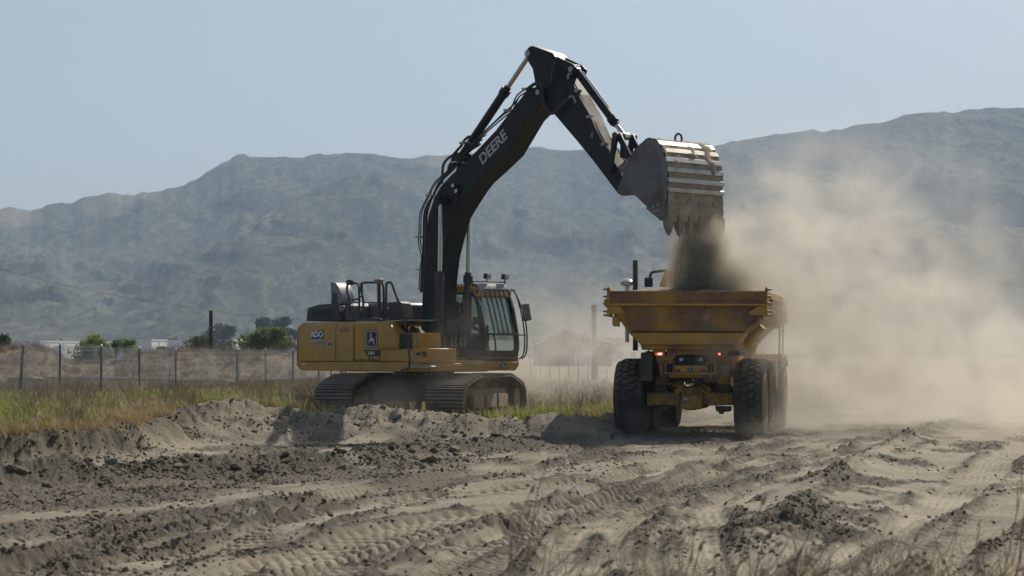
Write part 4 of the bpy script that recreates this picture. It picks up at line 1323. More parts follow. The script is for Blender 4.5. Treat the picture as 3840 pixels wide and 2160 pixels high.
# soil packed on the shell between the wear bars
pk_o = [off(p, .020) for p in shp[3:]]; pk_i = [off(p, .002) for p in shp[3:]]
nseg = 28
pkm = MB()
rngb = random.Random(5)
rows_ = []
dense = [Vector((x, 0, z)) for x, z in shp[2:]]
dense = smooth_path(dense, 5)
for k in range(nseg + 1):
    y = -BW + .01 + (2 * BW - .02) * k / nseg
    r_ = []
    for i, q in enumerate(dense):
        pt = float(fbm(np.array([k * .22]), np.array([i * .16]), 3, 9)[0])
        pp = off((q.x, q.z), .006 + .016 * rngb.random() + .008 * math.sin(k * .9 + i * .7) + .09 * max(0.0, pt - .10) * min(1, i / 14))
        r_.append((pp[0], y, pp[1]))
    rows_.append(r_)
nn_ = len(dense)
vsx = [p for r_ in rows_ for p in r_]
pkm.add(vsx, [(k * nn_ + i, k * nn_ + i + 1, (k + 1) * nn_ + i + 1, (k + 1) * nn_ + i) for k in range(nseg) for i in range(nn_ - 1)])
pkm.build('packed_soil', 'bucket_soil', bko, ang=80)
# wear bars across the shell
bar_y = [(668, 250, 702, 302), (718, 335, 742, 385), (760, 440, 776, 492), (784, 556, 792, 606), (797, 670, 801, 722), (801, 785, 799, 832), (797, 1000, 794, 1190)]
for k, (xa_, ya_, xb2, yb2) in enumerate(bar_y):
    p0 = E(*C8(xa_, ya_), -BW); p1 = E(*C8(xb2, yb2), -BW)
    last = k == len(bar_y) - 1
    o0, o1 = off(p0, .06), off(p1, .06)
    i0, i1 = off(p0, .0), off(p1, .0)
    MB().prism([i0, o0, o1, i1], 1, -BW - .004, BW + .004).build('cutting_edge' if last else 'wear_bar', 'bucket_soil' if last else 'bucket_wear', bko, .006)
# teeth
lip = E(*C8(795, 1150), -BW); lip2 = E(*C8(800, 1370), -BW)
dl = Vector((lip2[0] - lip[0], 0, lip2[1] - lip[1])).normalized()
nl = Vector((-dl.z, 0, dl.x))
if nl.x < 0: nl = -nl
th_me = MB()
LN = .38
prof = [(-.06, .075, .075), (.04, .085, .08), (.14, .085, .075), (.22, .078, .065), (.23, .07, .06), (.31, .045, .045), (LN, .016, .012)]
vs = []
for s_, wy_, wn in prof:
    for a, bq in ((-1, -1), (1, -1), (1, 1), (-1, 1)):
        vs.append(dl * s_ + nl * (wn * bq) + Vector((0, wy_ * a, 0)))
fs = [(3, 2, 1, 0)]
for k in range(len(prof) - 1):
    for j in range(4):
        fs.append((k * 4 + j, k * 4 + (j + 1) % 4, k * 4 + 4 + (j + 1) % 4, k * 4 + 4 + j))
n_ = len(prof) * 4
fs.append((n_ - 4, n_ - 3, n_ - 2, n_ - 1))
th_me.add(vs, fs)
tooth_me = th_me.mesh('tooth', 'tooth', ang=50)
for k in range(6):
    o = link_mesh('tooth', tooth_me, bko)
    o.location = (lip[0] - .02, -BW + .06 + (2 * BW - .12) * k / 5, lip[1] - .03)
    md = o.modifiers.new('bevel', 'BEVEL'); md.width = .012; md.segments = 2
# side cutter
scp = B8([(545, 1060), (600, 1000), (690, 958), (790, 940), (800, 1130), (725, 1208)], -BW)
sco2 = MB().prism(scp, 1, -BW - .04, -BW + .005).build('side_cutter', 'bucket_side', bko, .01)
for q in ((625, 1035), (680, 1010), (640, 1095), (680, 1080)):
    p = E3(*C8(*q), -BW - .05)
    MB().cyl((p.x, p.y, p.z), (p.x, p.y + .02, p.z), .028, n=8).build('bolt', 'steel_fit', sco2)
# ears
ear = B8([(290, 470), (330, 430), (420, 400), (470, 520), (500, 700), (480, 880), (390, 892), (250, 905), (205, 885), (188, 840), (200, 790), (245, 690)], -.30)
for y in (-.33, .26):
    MB().prism(ear, 1, y, y + .07).build('bucket_ear', 'bucket_side', bko, .01)
p = E3(*C8(330, 490), -.34)
MB().cyl((p.x, -.37, p.z), (p.x, .37, p.z), .06, n=16).build('link_pin', 'steel_fit', bko, .006)
# lifting eye
q = off(shp[3], .02)
MB().tube(smooth_path([(q[0] - .09, .0, q[1] - .02), (q[0] - .08, .0, q[1] + .09), (q[0], .0, q[1] + .14), (q[0] + .08, .0, q[1] + .09), (q[0] + .09, .0, q[1] - .02)], 4), .024, 8).build('lifting_eye', 'dark_grey', bko)
# ================================================================== articulated dump truck
TK_LOC = Vector((3.77, 47.7, 0.0))
TK_RZ = R(79)
TF = Frame(TK_LOC, TK_RZ)
tk = empty('dump_truck', TK_LOC, TK_RZ)
tag(tk, 'yellow articulated dump truck seen from behind with rusty tailgate and big tyres', 'truck')
def T(sx, sy, x):
    p = TF.hit(sx, sy, 0, x)
    return (p.y, p.z)
K3 = lambda x, y: (2200 + .5039 * x, 950 + .5039 * y)
KZ = lambda x, y: (2290 + .2622 * x, 1280 + .2622 * y)
K2 = lambda x, y: (2240 + .2019 * x, 1060 + .2019 * y)
KR = lambda x, y: (2690 + .414 * x, 1060 + .414 * y)
def TP_(conv, lst, x): return [T(*conv(*q), x) for q in lst]
def tplate(conv, lst, x0, x1, name, mat, parent=None, bevel=.012):
    """outline read on plane x0 (towards the camera), carried forward to x1"""
    return MB().prism(TP_(conv, lst, x0), 0, x0, x1).build(name, mat, parent or tk, bevel)

# ---- wheels
TR, TW = .81, .62
ty = MB()
prof = []
for a, r in ((-.5, .50), (-.5, .62), (-.485, .72), (-.45, .765), (-.36, .775), (0, .78), (.36, .775), (.45, .765), (.485, .72), (.5, .62), (.5, .50)):
    prof.append((a * TW, r))
ty.lathe((0, 0, 0), (0, 1, 0), prof, 56)
def lugblock(phi, y, hw, hl, poly, h=.045):
    """raised block on the tread; poly in unit coords (along, across)"""
    k = len(poly)
    vs = []
    for sc_, rad in ((1.0, .76), (1.0, .80), (.93, .80 + h - .015)):
        for a, c in poly:
            yy = y + c * hw * sc_
            crown = rad - .10 * (abs(yy) / (TW / 2)) ** 4
            an = phi + a * hl * sc_ / TR
            vs.append((crown * math.cos(an), yy, crown * math.sin(an)))
    fs = []
    for lv in range(2):
        for i in range(k):
            j = (i + 1) % k
            fs.append((lv * k + i, lv * k + j, (lv + 1) * k + j, (lv + 1) * k + i))
    fs.append(tuple(range(2 * k, 3 * k)))
    ty.add(vs, fs)
NL = 31
hexa = [(-1, -.35), (-.55, -1), (.7, -.9), (1, .2), (.55, 1), (-.7, .9)]
shoul = [(-.9, -1), (.75, -1), (.95, 1.0), (-.6, 1.0)]
for k in range(NL):
    ph = 2 * math.pi * k / NL
    st_ = 2 * math.pi / NL
    lugblock(ph, -.072, .068, .074, hexa)
    lugblock(ph + st_ * .45, .072, .068, .074, [(-a, -c) for a, c in hexa])
    lugblock(ph + st_ * .30, -.228, .078, .066, shoul)
    lugblock(ph + st_ * .80, .228, .078, .066, [(-a, -c) for a, c in shoul])
tyre_me = ty.mesh('tyre', 'rubber', ang=40)
rm = MB()
rm.lathe((0, 0, 0), (0, 1, 0), [(-.30, .47), (-.325, .50), (-.30, .515), (-.26, .46), (-.10, .44), (-.09, .20), (-.19, .17), (-.20, .05)], 32)
rm.lathe((0, 0, 0), (0, 1, 0), [(.29, .51), (.30, .50), (.27, .44), (.10, .42), (.02, .10)], 32)
for k in range(16):
    a = 2 * math.pi * k / 16
    rm.cyl((.30 * math.cos(a), -.075, .30 * math.sin(a)), (.30 * math.cos(a), -.125, .30 * math.sin(a)), .022, n=6)
rim_me = rm.mesh('rim', 'rim')
for x in (0, 1.72, 5.75):
    for s in (-1, 1):
        o = link_mesh('tyre', tyre_me, tk)
        o.location = (x, 1.25 * s, TR - .015)
        o.rotation_euler = (0, random.Random(x * 7 + s).random() * 6, 0 if s < 0 else math.pi)
        r_ = link_mesh('rim', rim_me, o)

# ---- dump body
XT = -1.30
body = MB()
ztop_t = T(*K3(700, 280), XT)[1]
yl = T(*K3(175, 300), XT)[0]; yr = T(*K3(1330, 300), XT)[0]
ym = (yl + yr) / 2; hwid = (yl - yr) / 2
sec = [(ym + hwid - .06, ztop_t), (ym + hwid - .06, ztop_t - .52), (ym + 1.05, 2.12), (ym + .95, 1.80), (ym - .95, 1.80), (ym - 1.05, 2.12), (ym - hwid + .06, ztop_t - .52), (ym - hwid + .06, ztop_t)]
inn = [(ym - hwid + .14, ztop_t), (ym - hwid + .14, ztop_t - .55), (ym - .95, 2.18), (ym - .85, 1.9), (ym + .85, 1.9), (ym + .95, 2.18), (ym + hwid - .14, ztop_t - .55), (ym + hwid - .14, ztop_t)]
body.prism(sec + inn, 0, XT + .10, 4.0)
body.prism(sec, 0, 3.9, 4.05)
bed = body.build('dump_body', 'yellow_worn', tk, .02)
# spill guard at the front of the body
MB().prism([(ym + 1.66, 2.86), (ym + 1.60, 2.98), (ym - 1.60, 2.98), (ym - 1.66, 2.86), (ym - 1.66, 2.55), (ym - 1.5, 2.3), (ym + 1.5, 2.3), (ym + 1.66, 2.55)], 0, 3.75, 3.95).build('headboard', 'yellow', bed, .02)
MB().box(XT + .3, 4.05, ym + hwid - .10, ym + hwid + .05, ztop_t - .16, ztop_t - .02).build('top_rail', 'yellow_worn', bed, .02)
MB().box(XT + .3, 4.05, ym - hwid - .05, ym - hwid + .10, ztop_t - .16, ztop_t - .02).build('top_rail', 'yellow_worn', bed, .02)
for x in (.6, 1.9, 3.2):
    for s in (-1, 1):
        MB().prism([(ym + s * (hwid - .05), ztop_t - .1), (ym + s * (hwid + .03), ztop_t - .1), (ym + s * (hwid + .03), ztop_t - .5), (ym + s * 1.08, 1.95), (ym + s * 1.02, 2.05)], 0, x - .07, x + .07).build('body_rib', 'yellow_worn', bed, .015)
# tailgate
tg = tplate(K3, [(172, 280), (1335, 280), (1335, 376), (172, 376)], XT, XT + .08, 'tailgate', 'yellow_rust')
tplate(K3, [(172, 372), (1335, 374), (1330, 392), (180, 392)], XT - .05, XT + .08, 'tailgate_rib', 'yellow', tg)
tplate(K3, [(176, 392), (1330, 392), (1330, 450), (1285, 465), (1162, 579), (344, 579), (222, 462), (178, 445)], XT + .02, XT + .10, 'lower_panel', 'yellow_rust', tg)
for xs, ys in (((172, 392), (290, 392)), ((1205, 392), (1332, 392))):
    pass
tplate(K3, [(176, 394), (250, 394), (290, 450), (176, 452)], XT - .03, XT + .05, 'corner_gusset', 'yellow', tg)
tplate(K3, [(1332, 394), (1275, 394), (1205, 440), (1215, 460), (1332, 460)], XT - .03, XT + .05, 'corner_gusset', 'yellow', tg)
tplate(K3, [(345, 573), (1162, 573), (1170, 586), (330, 586)], XT + .03, XT + .14, 'gap_shade', 'black_print', tg, 0)  # gap below the tailgate, its shade put in as a black strip
# tail of the body floor
tplate(K3, [(305, 586), (1178, 590), (1105, 684), (405, 684)], XT + .04, XT + .9, 'body_tail', 'yellow', bed, .03)
tplate(K3, [(222, 462), (250, 462), (350, 578), (318, 590), (300, 575)], XT + .06, XT + .5, 'tail_edge', 'yellow_worn', bed)
tplate(K3, [(1285, 465), (1320, 462), (1215, 575), (1165, 582)], XT + .06, XT + .5, 'tail_edge', 'yellow_worn', bed)
# hinge plates with their bolts
for conv, poly, s in ((K3, [(150, 262), (158, 250), (168, 252), (176, 270), (176, 462), (168, 476), (152, 466)], 1), (K3, [(1326, 262), (1332, 250), (1342, 252), (1345, 270), (1345, 462), (1338, 472), (1326, 466)], -1)):
    hp_ = tplate(conv, poly, XT - .04, XT + .30, 'hinge_plate', 'yellow_worn', tg, .008)
    base = 150 if s > 0 else 1345
    for yy in (268, 322, 372, 432, 460):
        p = T(*K3(base, yy), XT + .05)
        for xo in (XT + .04, XT + .20):
            MB().cyl((xo, p[0], p[1]), (xo, p[0] + .085 * s, p[1]), .030, .012, 8).build('bolt', 'steel_fit', hp_)
tplate(K3, [(128, 345), (150, 335), (150, 405), (128, 390)], XT, XT + .3, 'hinge_lug', 'yellow', tg)
tplate(K3, [(188, 468), (240, 468), (240, 545), (192, 543)], XT + .05, XT + .20, 'rest_bracket', 'yellow', bed)
# arm that swings the tailgate, right side
a = T(*K3(1310, 545), -.9); c = T(*K3(1180, 690), -.9)
MB().tube([(-.9, a[0], a[1]), (-.8, c[0], c[1])], .085, 8).build('lift_strut', 'yellow', bed)
tplate(K3, [(345, 655), (350, 655), (348, 722), (342, 722)], XT + .1, XT + .11, 'hanging_wire', 'hose', bed, 0)

# ---- chassis
XF = -1.02
fr0 = MB()
for s in (-1, 1):
    fr0.box(XF, 3.4, .42 * s - .06, .42 * s + .06, 1.12, 1.5)
fr0.box(-.6, 3.0, -.40, .40, 1.2, 1.3)
fr0.box(3.2, 4.6, -.3, .3, .75, 1.3)
fr0.build('chassis', 'frame_black', tk, .02)
arch = [(800, 60), (1480, 60), (1475, 330), (1410, 330), (1400, 260), (1360, 205), (1250, 190), (1020, 190), (930, 205), (885, 255), (880, 330), (805, 330)]
cm = tplate(KZ, arch, XF, XF + .18, 'rear_crossmember', 'yellow_worn')
tplate(KZ, [(880, 190), (1410, 190), (1410, 345), (880, 345)], XF + .19, XF + .25, 'light_recess', 'black_print', cm, 0)
for x in (1008, 1290):
    tplate(KZ, [(x - 27, 235), (x + 27, 235), (x + 27, 283), (x - 27, 283)], XF + .10, XF + .18, 'reverse_lamp', 'lens', cm, .005)
tplate(KZ, [(1100, 235), (1172, 235), (1172, 305), (1100, 305)], XF + .12, XF + .18, 'camera_box', 'plastic_black', cm)
lbn = tplate(KZ, [(905, 345), (1382, 345), (1382, 442), (905, 442)], XF - .02, XF + .12, 'rear_bar', 'yellow', cm)
for x0 in (918, 1280):
    tplate(KZ, [(x0, 395), (x0 + 82, 395), (x0 + 82, 430), (x0, 430)], XF - .028, XF - .015, 'reflector', 'red_lens', lbn, 0)
y0, z0 = T(*KZ(1098, 448), XF - .025); y1_, z1_ = T(*KZ(1182, 375), XF - .025)
put_emblem((XF - .022, y0, z0), (0, y1_ - y0, 0), (0, 0, z1_ - z0), lbn)
for x0 in (775, 890, 1362, 1480):
    tplate(KZ, [(x0, 290), (x0 + 22, 290), (x0 + 22, 450), (x0, 450)], XF - .06, XF + .10, 'hitch_plate', 'yellow_worn', cm)
tplate(KZ, [(758, 445), (1510, 445), (1500, 480), (1180, 482), (1060, 478), (890, 482), (770, 462)], XF - .10, XF + .16, 'bumper', 'yellow_worn', cm)
tplate(KZ, [(780, 465), (1480, 465), (1420, 520), (860, 520)], XF + .02, XF + .2, 'bumper_underside', 'yellow_worn', cm)
# tail lamps
for flip in (0, 1):
    f = (lambda x: x) if not flip else (lambda x: 2278 - x)
    lbk = tplate(KZ, [(f(560), 60), (f(782), 60), (f(776), 216), (f(640), 216)], XF - .02, XF + .04, 'lamp_bracket', 'yellow', cm)
    def oval(xa, xb2, ya, yb2):
        pts = []
        r_ = (yb2 - ya) / 2
        for k in range(7):
            a_ = R(90 + 180 * k / 6); pts.append((xa + r_ + r_ * math.cos(a_), (ya + yb2) / 2 - r_ * math.sin(a_)))
        for k in range(7):
            a_ = R(-90 + 180 * k / 6); pts.append((xb2 - r_ + r_ * math.cos(a_), (ya + yb2) / 2 - r_ * math.sin(a_)))
        return [(f(p[0]), p[1]) for p in pts]
    tplate(KZ, oval(640, 755, 94, 128), XF - .035, XF - .01, 'tail_lamp', 'red_lens', lbk, 0)
    tl = tplate(KZ, oval(642, 758, 164, 197), XF - .035, XF - .01, 'brake_lamp', 'red_lens', lbk, 0)
    for r_ in range(2):
        for k in range(5):
            xx = f(668 + k * 17 + (0 if r_ else 2)); yy = 173 + r_ * 15
            q = T(*KZ(xx, yy), XF - .038)
            if flip and k < 3: continue
            MB().box(XF - .041, XF - .034, q[0] - .015, q[0] + .015, q[1] - .013, q[1] + .013).build('lamp_diode', 'lamp_red' if k in (0, 4) else 'lamp_white', tl)
    q = T(*KZ(f(652), 181), XF - .038)
    if not flip: MB().box(XF - .041, XF - .034, q[0] - .012, q[0] + .012, q[1] - .012, q[1] + .012).build('lamp_diode', 'lamp_red', tl)
# rear axle
XA = -.42
ax = tplate(KZ, [(515, 735), (990, 735), (990, 905), (840, 915), (605, 915), (515, 925)], XA + .08, XA + .55, 'axle_tube', 'yellow_worn')
tplate(KZ, [(1310, 735), (1745, 735), (1745, 915), (1440, 920), (1310, 905)], XA + .08, XA + .55, 'axle_tube', 'yellow_worn')
dfh = tplate(KZ, [(1000, 700), (1060, 640), (1230, 640), (1305, 700), (1310, 960), (1200, 985), (1090, 985), (990, 950)], XA - .12, XA + .55, 'differential', 'yellow_worn', None, .04)
q = T(*KZ(1135, 712), XA - .12); e_ = T(*KZ(1198, 712), XA - .12)
MB().lathe((XA - .12, q[0], q[1]), (-1, 0, 0), [(0, abs(e_[0] - q[0]) * 1.02), (.10, abs(e_[0] - q[0])), (.13, abs(e_[0] - q[0]) * .82), (.135, .01)], 24).build('axle_cap', 'yellow_worn', dfh, .006)
tplate(KZ, [(1042, 805), (1100, 805), (1100, 842), (1042, 842)], XA - .126, XA - .115, 'data_plate', 'grey_print', dfh, 0)
for poly in ([(915, 750), (915, 690), (985, 620), (1052, 622), (1052, 665), (985, 745)], [(1402, 750), (1402, 690), (1330, 620), (1258, 622), (1258, 665), (1330, 745)]):
    tplate(KZ, poly, XA - .02, XA + .30, 'axle_bracket', 'yellow', ax)
for x0 in (1070, 1205):
    tplate(KZ, [(x0, 545), (x0 + 40, 545), (x0 + 45, 620), (x0 - 5, 620)], XA, XA + .3, 'torque_rod', 'yellow_worn', ax)
for x0, x1_ in ((640, 790), (1530, 1690)):
    tplate(KZ, [(x0, 570), (x0 + 30, 490), (x1_ - 30, 490), (x1_, 570), (x1_, 620), (x0, 620)], XA + .1, XA + .4, 'spring_seat', 'yellow_worn', ax)
    tplate(KZ, [(x0 - 20, 625), (x1_ + 20, 625), (x1_ + 20, 728), (x0 - 20, 728)], XA + .1, XA + .45, 'rubber_spring', 'rubber', ax)
bolt2 = MB().cyl((0, 0, 0), (-.02, 0, 0), .018, n=6).mesh('bolt', 'frame_black')
for x in (630, 715, 805, 1500, 1600, 1690):
    for y in (753, 888):
        q = T(*KZ(x, y), XA + .075)
        o = link_mesh('bolt', bolt2, ax); o.location = (XA + .08, q[0], q[1])
tplate(KZ, [(1490, 925), (1720, 930), (1712, 1005), (1610, 1010), (1605, 1040), (1550, 1040), (1545, 1005), (1510, 1005)], XA + .1, XA + .35, 'brake_caliper', 'frame_black', ax)
tplate(KZ, [(645, 930), (840, 930), (820, 1000), (680, 1000)], XA + .1, XA + .35, 'brake_caliper', 'frame_black', ax)
for x in (1.72, 5.75):
    MB().cyl((x, -1.0, .80), (x, 1.0, .80), .16, n=14).lathe((x, 0, .8), (1, 0, 0), [(-.35, .1), (-.25, .28), (.25, .28), (.35, .1)], 16).build('axle_tube', 'yellow_worn', tk)
MB().tube(smooth_path([(XF + .2, .35, 1.05), (XF + .1, .2, 1.14), (XF + .05, 0, 1.16), (XF + .1, -.25, 1.10), (XF + .3, -.4, .95)], 5), .025, 6).build('brake_hose', 'hose', tk)
MB().box(-.9, -.2, .70, .95, 1.15, 1.75).build('mud_flap', 'rubber', tk, .02)
MB().box(.2, 1.5, -1.0, 1.0, 1.68, 1.78).build('body_underside', 'frame_black', tk)

# ---- front unit: hood, cab, fenders
cabt = MB()
cabt.box(4.35, 5.85, -.60, .74, 1.35, 3.22)
cabt.prism([(4.35, 3.22), (4.45, 3.46), (5.6, 3.46), (5.85, 3.22)], 1, -.62, .76)
cto = cabt.build('truck_cab', 'yellow', tk, .05)
MB().box(4.335, 4.36, -.5, .62, 2.45, 3.15).build('rear_window', 'plastic_black', cto, .01)
for s in (-1, 1):
    yy_ = .74 if s > 0 else -.60
    MB().box(4.6, 5.7, yy_ - .012, yy_ + .012, 2.4, 3.15).build('side_window', 'plastic_black', cto, .008)
# left roof wing with mirror arm, as seen above the body
wing = [T(*K3(*q), 4.45) for q in ((540, 245), (585, 128), (632, 122), (640, 260))]
MB().prism(wing, 0, 4.40, 5.6).build('roof_guard', 'yellow', cto, .02)
mp_ = [T(*K3(*q), 5.4) for q in ((600, 125), (545, 133), (500, 138), (478, 152), (470, 185))]
mo = MB().tube(smooth_path([(5.4, y, z) for y, z in mp_], 4), .035, 8).build('mirror_arm', 'dark_grey', tk)
mq = [T(*K3(*q), 5.4) for q in ((430, 180), (492, 180), (492, 250), (430, 250))]
MB().prism(mq, 0, 5.36, 5.46).build('mirror', 'plastic_black', mo, .02)
ep = [T(*K3(*q), 4.9) for q in ((362, 52), (362, 260))]
MB().cyl((4.9, ep[0][0], ep[0][1]), (4.9, ep[1][0], 1.8), .06, n=16).build('exhaust_stack', 'frame_black', tk)
q = T(*K3(300, 212), 5.0)
MB().lathe((5.0, q[0], q[1] - .1), (0, 0, 1), [(0, .09), (.03, .15), (.10, .16), (.16, .10), (.18, .02)], 16).cyl((5.0, q[0], q[1] - .1), (5.0, q[0], 2.0), .05, n=8).build('air_cleaner', 'lens', tk)
MB().prism([(5.85, 1.2), (5.85, 2.35), (7.5, 2.05), (7.7, 1.9), (7.7, .9), (6.4, 1.0)], 1, -.85, .85).build('hood', 'yellow', tk, .06)
for s in (-1, 1):
    fd = [(4.75, 1.55), (4.85, 1.72), (6.4, 1.72), (6.75, 1.5), (6.75, 1.42), (6.35, 1.62), (4.95, 1.62), (4.85, 1.5)]
    MB().prism(fd, 1, min(.85 * s, 1.55 * s), max(.85 * s, 1.55 * s)).build('fender', 'yellow_worn', tk, .015)
    MB().box(4.35, 4.75, min(.7 * s, 1.45 * s), max(.7 * s, 1.45 * s), .95, 1.6).build('side_tank', 'yellow_worn', tk, .04)
    rr_ = MB()
    for xo in (4.6, 5.6):
        rr_.tube([(xo, 1.5 * s, 1.7), (xo, 1.52 * s, 2.65)], .022, 6)
    rr_.tube([(4.6, 1.52 * s, 2.65), (5.6, 1.52 * s, 2.65)], .022, 6).tube([(4.6, 1.52 * s, 2.2), (5.6, 1.52 * s, 2.2)], .018, 6)
    rr_.build('hand_rail', 'dark_grey', tk)
MB().tube([(5.6, -.8, 3.2), (5.6, -1.3, 3.1), (5.6, -1.45, 2.9)], .025, 6).obox((5.6, -1.5, 2.65), (.10, .22, .45), Matrix.Identity(3)).build('side_mirror', 'plastic_black', tk, .01)

# ---- load of soil in the body
n = 60
xs_ = np.linspace(XT + .13, 3.85, n); ys_ = np.linspace(ym - hwid + .15, ym + hwid - .15, n)
LX, LY = np.meshgrid(xs_, ys_)
ex_ = (LX - XT) / (3.85 - XT); ey_ = (LY - ym) / (hwid)
lz = ztop_t - .06 + .17 * np.sin(np.pi * np.clip(ex_, 0, 1)) * (1 - ey_ ** 2) + .05 * sstep(-.2, 1, ey_) * 1.0 + .06 * fbm(LX * 3, LY * 3, 4, 5) + .03 * fbm(LX * 10, LY * 10, 3, 6)
lo = grid_mesh('soil_load', LX, LY, lz, None)
lo.data.materials.append(MATS['mud'])
lo.parent = None
lo.matrix_world = Matrix.Translation(TK_LOC) @ Matrix.Rotation(TK_RZ, 4, 'Z')
sol = lo.modifiers.new('depth', 'SOLIDIFY'); sol.thickness = .22; sol.offset = -1
tag(lo, 'heap of loose soil filling the body of the dump truck', 'soil')
# ================================================================== fence, buildings, poles, trees
rnd = random.Random(11)
def frand(a, b): return a + (b - a) * rnd.random()
pmat('galv', (.20, .20, .20), (.14, .14, .145), 4, .5, .7)
pmat('galv_wire', (.50, .50, .49), (.38, .38, .38), 2, .45, .4)
pmat('galv_cap', (.55, .55, .55), (.45, .45, .45), 4, .3, .8)
pmat('tilt_wall', (.78, .76, .71), (.72, .70, .66), .05, .9)
pmat('tilt_grey', (.28, .275, .27), (.25, .245, .24), .05, .9)
pmat('roof_metal', (.72, .72, .72), (.62, .62, .62), .3, .5, .2)
pmat('tile_roof', (.36, .15, .10), (.30, .13, .09), .8, .9)
pmat('pole_wood', (.045, .030, .022), (.07, .05, .036), 3, .9, 0, .3, 20)
pmat('concrete', (.42, .41, .38), (.34, .33, .31), 1.2, .9, 0, .2, 8)
pmat('bark', (.07, .055, .04), (.11, .09, .07), 4, .95, 0, .4, 15)
pmat('window_dark', (.03, .035, .04), (.04, .045, .05), 2, .2)
pmat('log_bark', (.02, .018, .015), (.05, .042, .035), 4, .9, 0, .5, 15)

# ---- chain-link fence
fence_px = [(48, 60.0), (150, 63.2), (255, 66.4), (352, 69.6), (442, 72.8), (597, 79.0), (668, 82.2), (737, 85.4), (802, 88.6), (863, 91.8)]
ftop_y = [868, 868, 872, 877, 880, 880, 880, 881, 882, 883]
fence = empty('chain_link_fence', (0, 0, 0))
tag(fence, 'grey chain-link fence with round posts running behind the tall grass', 'fence')
FP = []
for (vx, D), vy in zip(fence_px, ftop_y):
    p = at_depth(vx * VK, vy * VK, D)
    FP.append((p.x, p.y, p.z, gz(p.x, p.y)))
d0 = (FP[0][0] - FP[1][0], FP[0][1] - FP[1][1])
FP = [(FP[0][0] + d0[0] * 1.0, FP[0][1] + d0[1] * 1.0, FP[0][2] - .05, gz(FP[0][0] + d0[0], FP[0][1] + d0[1]))] + FP
lean = {1: (-.10, 0), 2: (-.02, .02), 4: (.02, 0)}
def ptop(i):
    x, y, z, g = FP[i]; l = lean.get(i, (0, 0))
    return Vector((x - l[0], y - l[1], z))
for i, (x, y, z, g) in enumerate(FP):
    r_ = .044 if i in (1, 6) else .031
    top = ptop(i)
    po = MB().cyl((x, y, g - .3), top, r_, n=10).build('fence_post', 'galv', fence)
    MB().lathe((top.x, top.y, top.z - .01), (0, 0, 1), [(0, r_ * 1.12), (.03, r_ * 1.15), (.06, r_ * .8), (.075, .006)], 10).build('post_cap', 'galv_cap', po)
WIRE = .0052
for i in range(len(FP) - 1):
    a0 = Vector(FP[i][:2] + (FP[i][3],)); b0 = Vector(FP[i + 1][:2] + (FP[i + 1][3],))
    a1 = ptop(i); b1 = ptop(i + 1)
    L = (b0 - a0).length
    sag = .10 if i in (0, 1) else (.03 if i != 5 else .02)
    if i == 0: sag = .28
    cell = .075
    nw = int(L / cell); H_ = (a1.z - a0.z)
    nr = int(H_ / (cell * .92))
    mb = MB()
    side = (b0 - a0).cross(Vector((0, 0, 1))).normalized()
    along = (b0 - a0).normalized()
    def P(u, v):
        u = min(max(u, 0), 1)
        base = a0.lerp(b0, u); tp_ = a1.lerp(b1, u)
        q = base.lerp(tp_, v)
        q.z -= sag * 4 * u * (1 - u) * v
        q += side * (.05 * math.sin(u * 9 + i) * v * (1.0 if i not in (5,) else 2.5))
        return q
    for w in range(nw + 1):
        pts = []
        for r_ in range(nr + 1):
            u = (w + (.5 if r_ % 2 else 0)) / nw
            pts.append(P(u, r_ / nr) + side * (.006 if r_ % 2 else -.006))
        pts.append(pts[-1] + Vector((0, 0, .03)) + along * .01)
        mb.tube(pts, WIRE, 3, cap=False)
    o = mb.build('chain_link_mesh', 'galv_wire', fence, smooth=False)
    tw = MB().tube([P(k / 8, .93) for k in range(9)], .004, 4).tube([P(k / 8, .02) for k in range(9)], .004, 4).build('tension_wire', 'galv_cap', fence)

# ---- far fence posts right of the excavator
ff = empty('far_fence', (0, 0, 0))
tag(ff, 'faint wire fence seen through the dust between excavator and truck', 'fence')
prev = None
for k in range(9):
    p = at_depth((1335 + k * 24) * VK, 892 * VK, 88 + k * .6)
    MB().cyl((p.x, p.y, .2), (p.x, p.y, p.z), .02, n=8).build('fence_post', 'galv', ff)
    if prev is not None:
        for zo in (0, -.35, -.7):
            MB().tube([prev + Vector((0, 0, zo)), p + Vector((0, 0, zo))], .005, 4).build('fence_wire', 'galv', ff)
    prev = p

# ---- concrete channel walls beyond the fence
def channel(pts, D0, lab, h=.55):
    mb = MB()
    P_ = []
    for k, (vx, vy) in enumerate(pts):
        p = at_depth(vx * VK, vy * VK, D0[k])
        P_.append(p)
    for a, b_ in zip(P_[:-1], P_[1:]):
        d = (b_ - a).normalized(); n_ = Vector((-d.y, d.x, 0)) * .16
        vs = [a - n_, b_ - n_, b_ + n_, a + n_]
        lo_ = [Vector((v.x, v.y, min(v.z - h, .1))) for v in vs]
        mb.add([*lo_, *vs], [(0, 3, 2, 1), (4, 5, 6, 7), (0, 1, 5, 4), (1, 2, 6, 5), (2, 3, 7, 6), (3, 0, 4, 7)])
    o = mb.build('concrete_kerb', 'concrete', None, .02)
    tag(o, lab, 'kerb')
channel([(20, 949), (90, 948), (99, 952)], [90, 90, 86], 'short low concrete kerb seen through the fence at the far left', .3)
channel([(120, 947), (240, 948), (420, 953)], [92, 92, 91], 'long low concrete kerb running behind the middle of the fence', .3)
channel([(420, 955), (565, 954), (590, 960)], [90, 90, 86], 'low concrete kerb ending beside the thick dark fence post', .3)
channel([(625, 955), (740, 951), (900, 948)], [92, 93, 95], 'low concrete kerb just left of the excavator counterweight', .3)

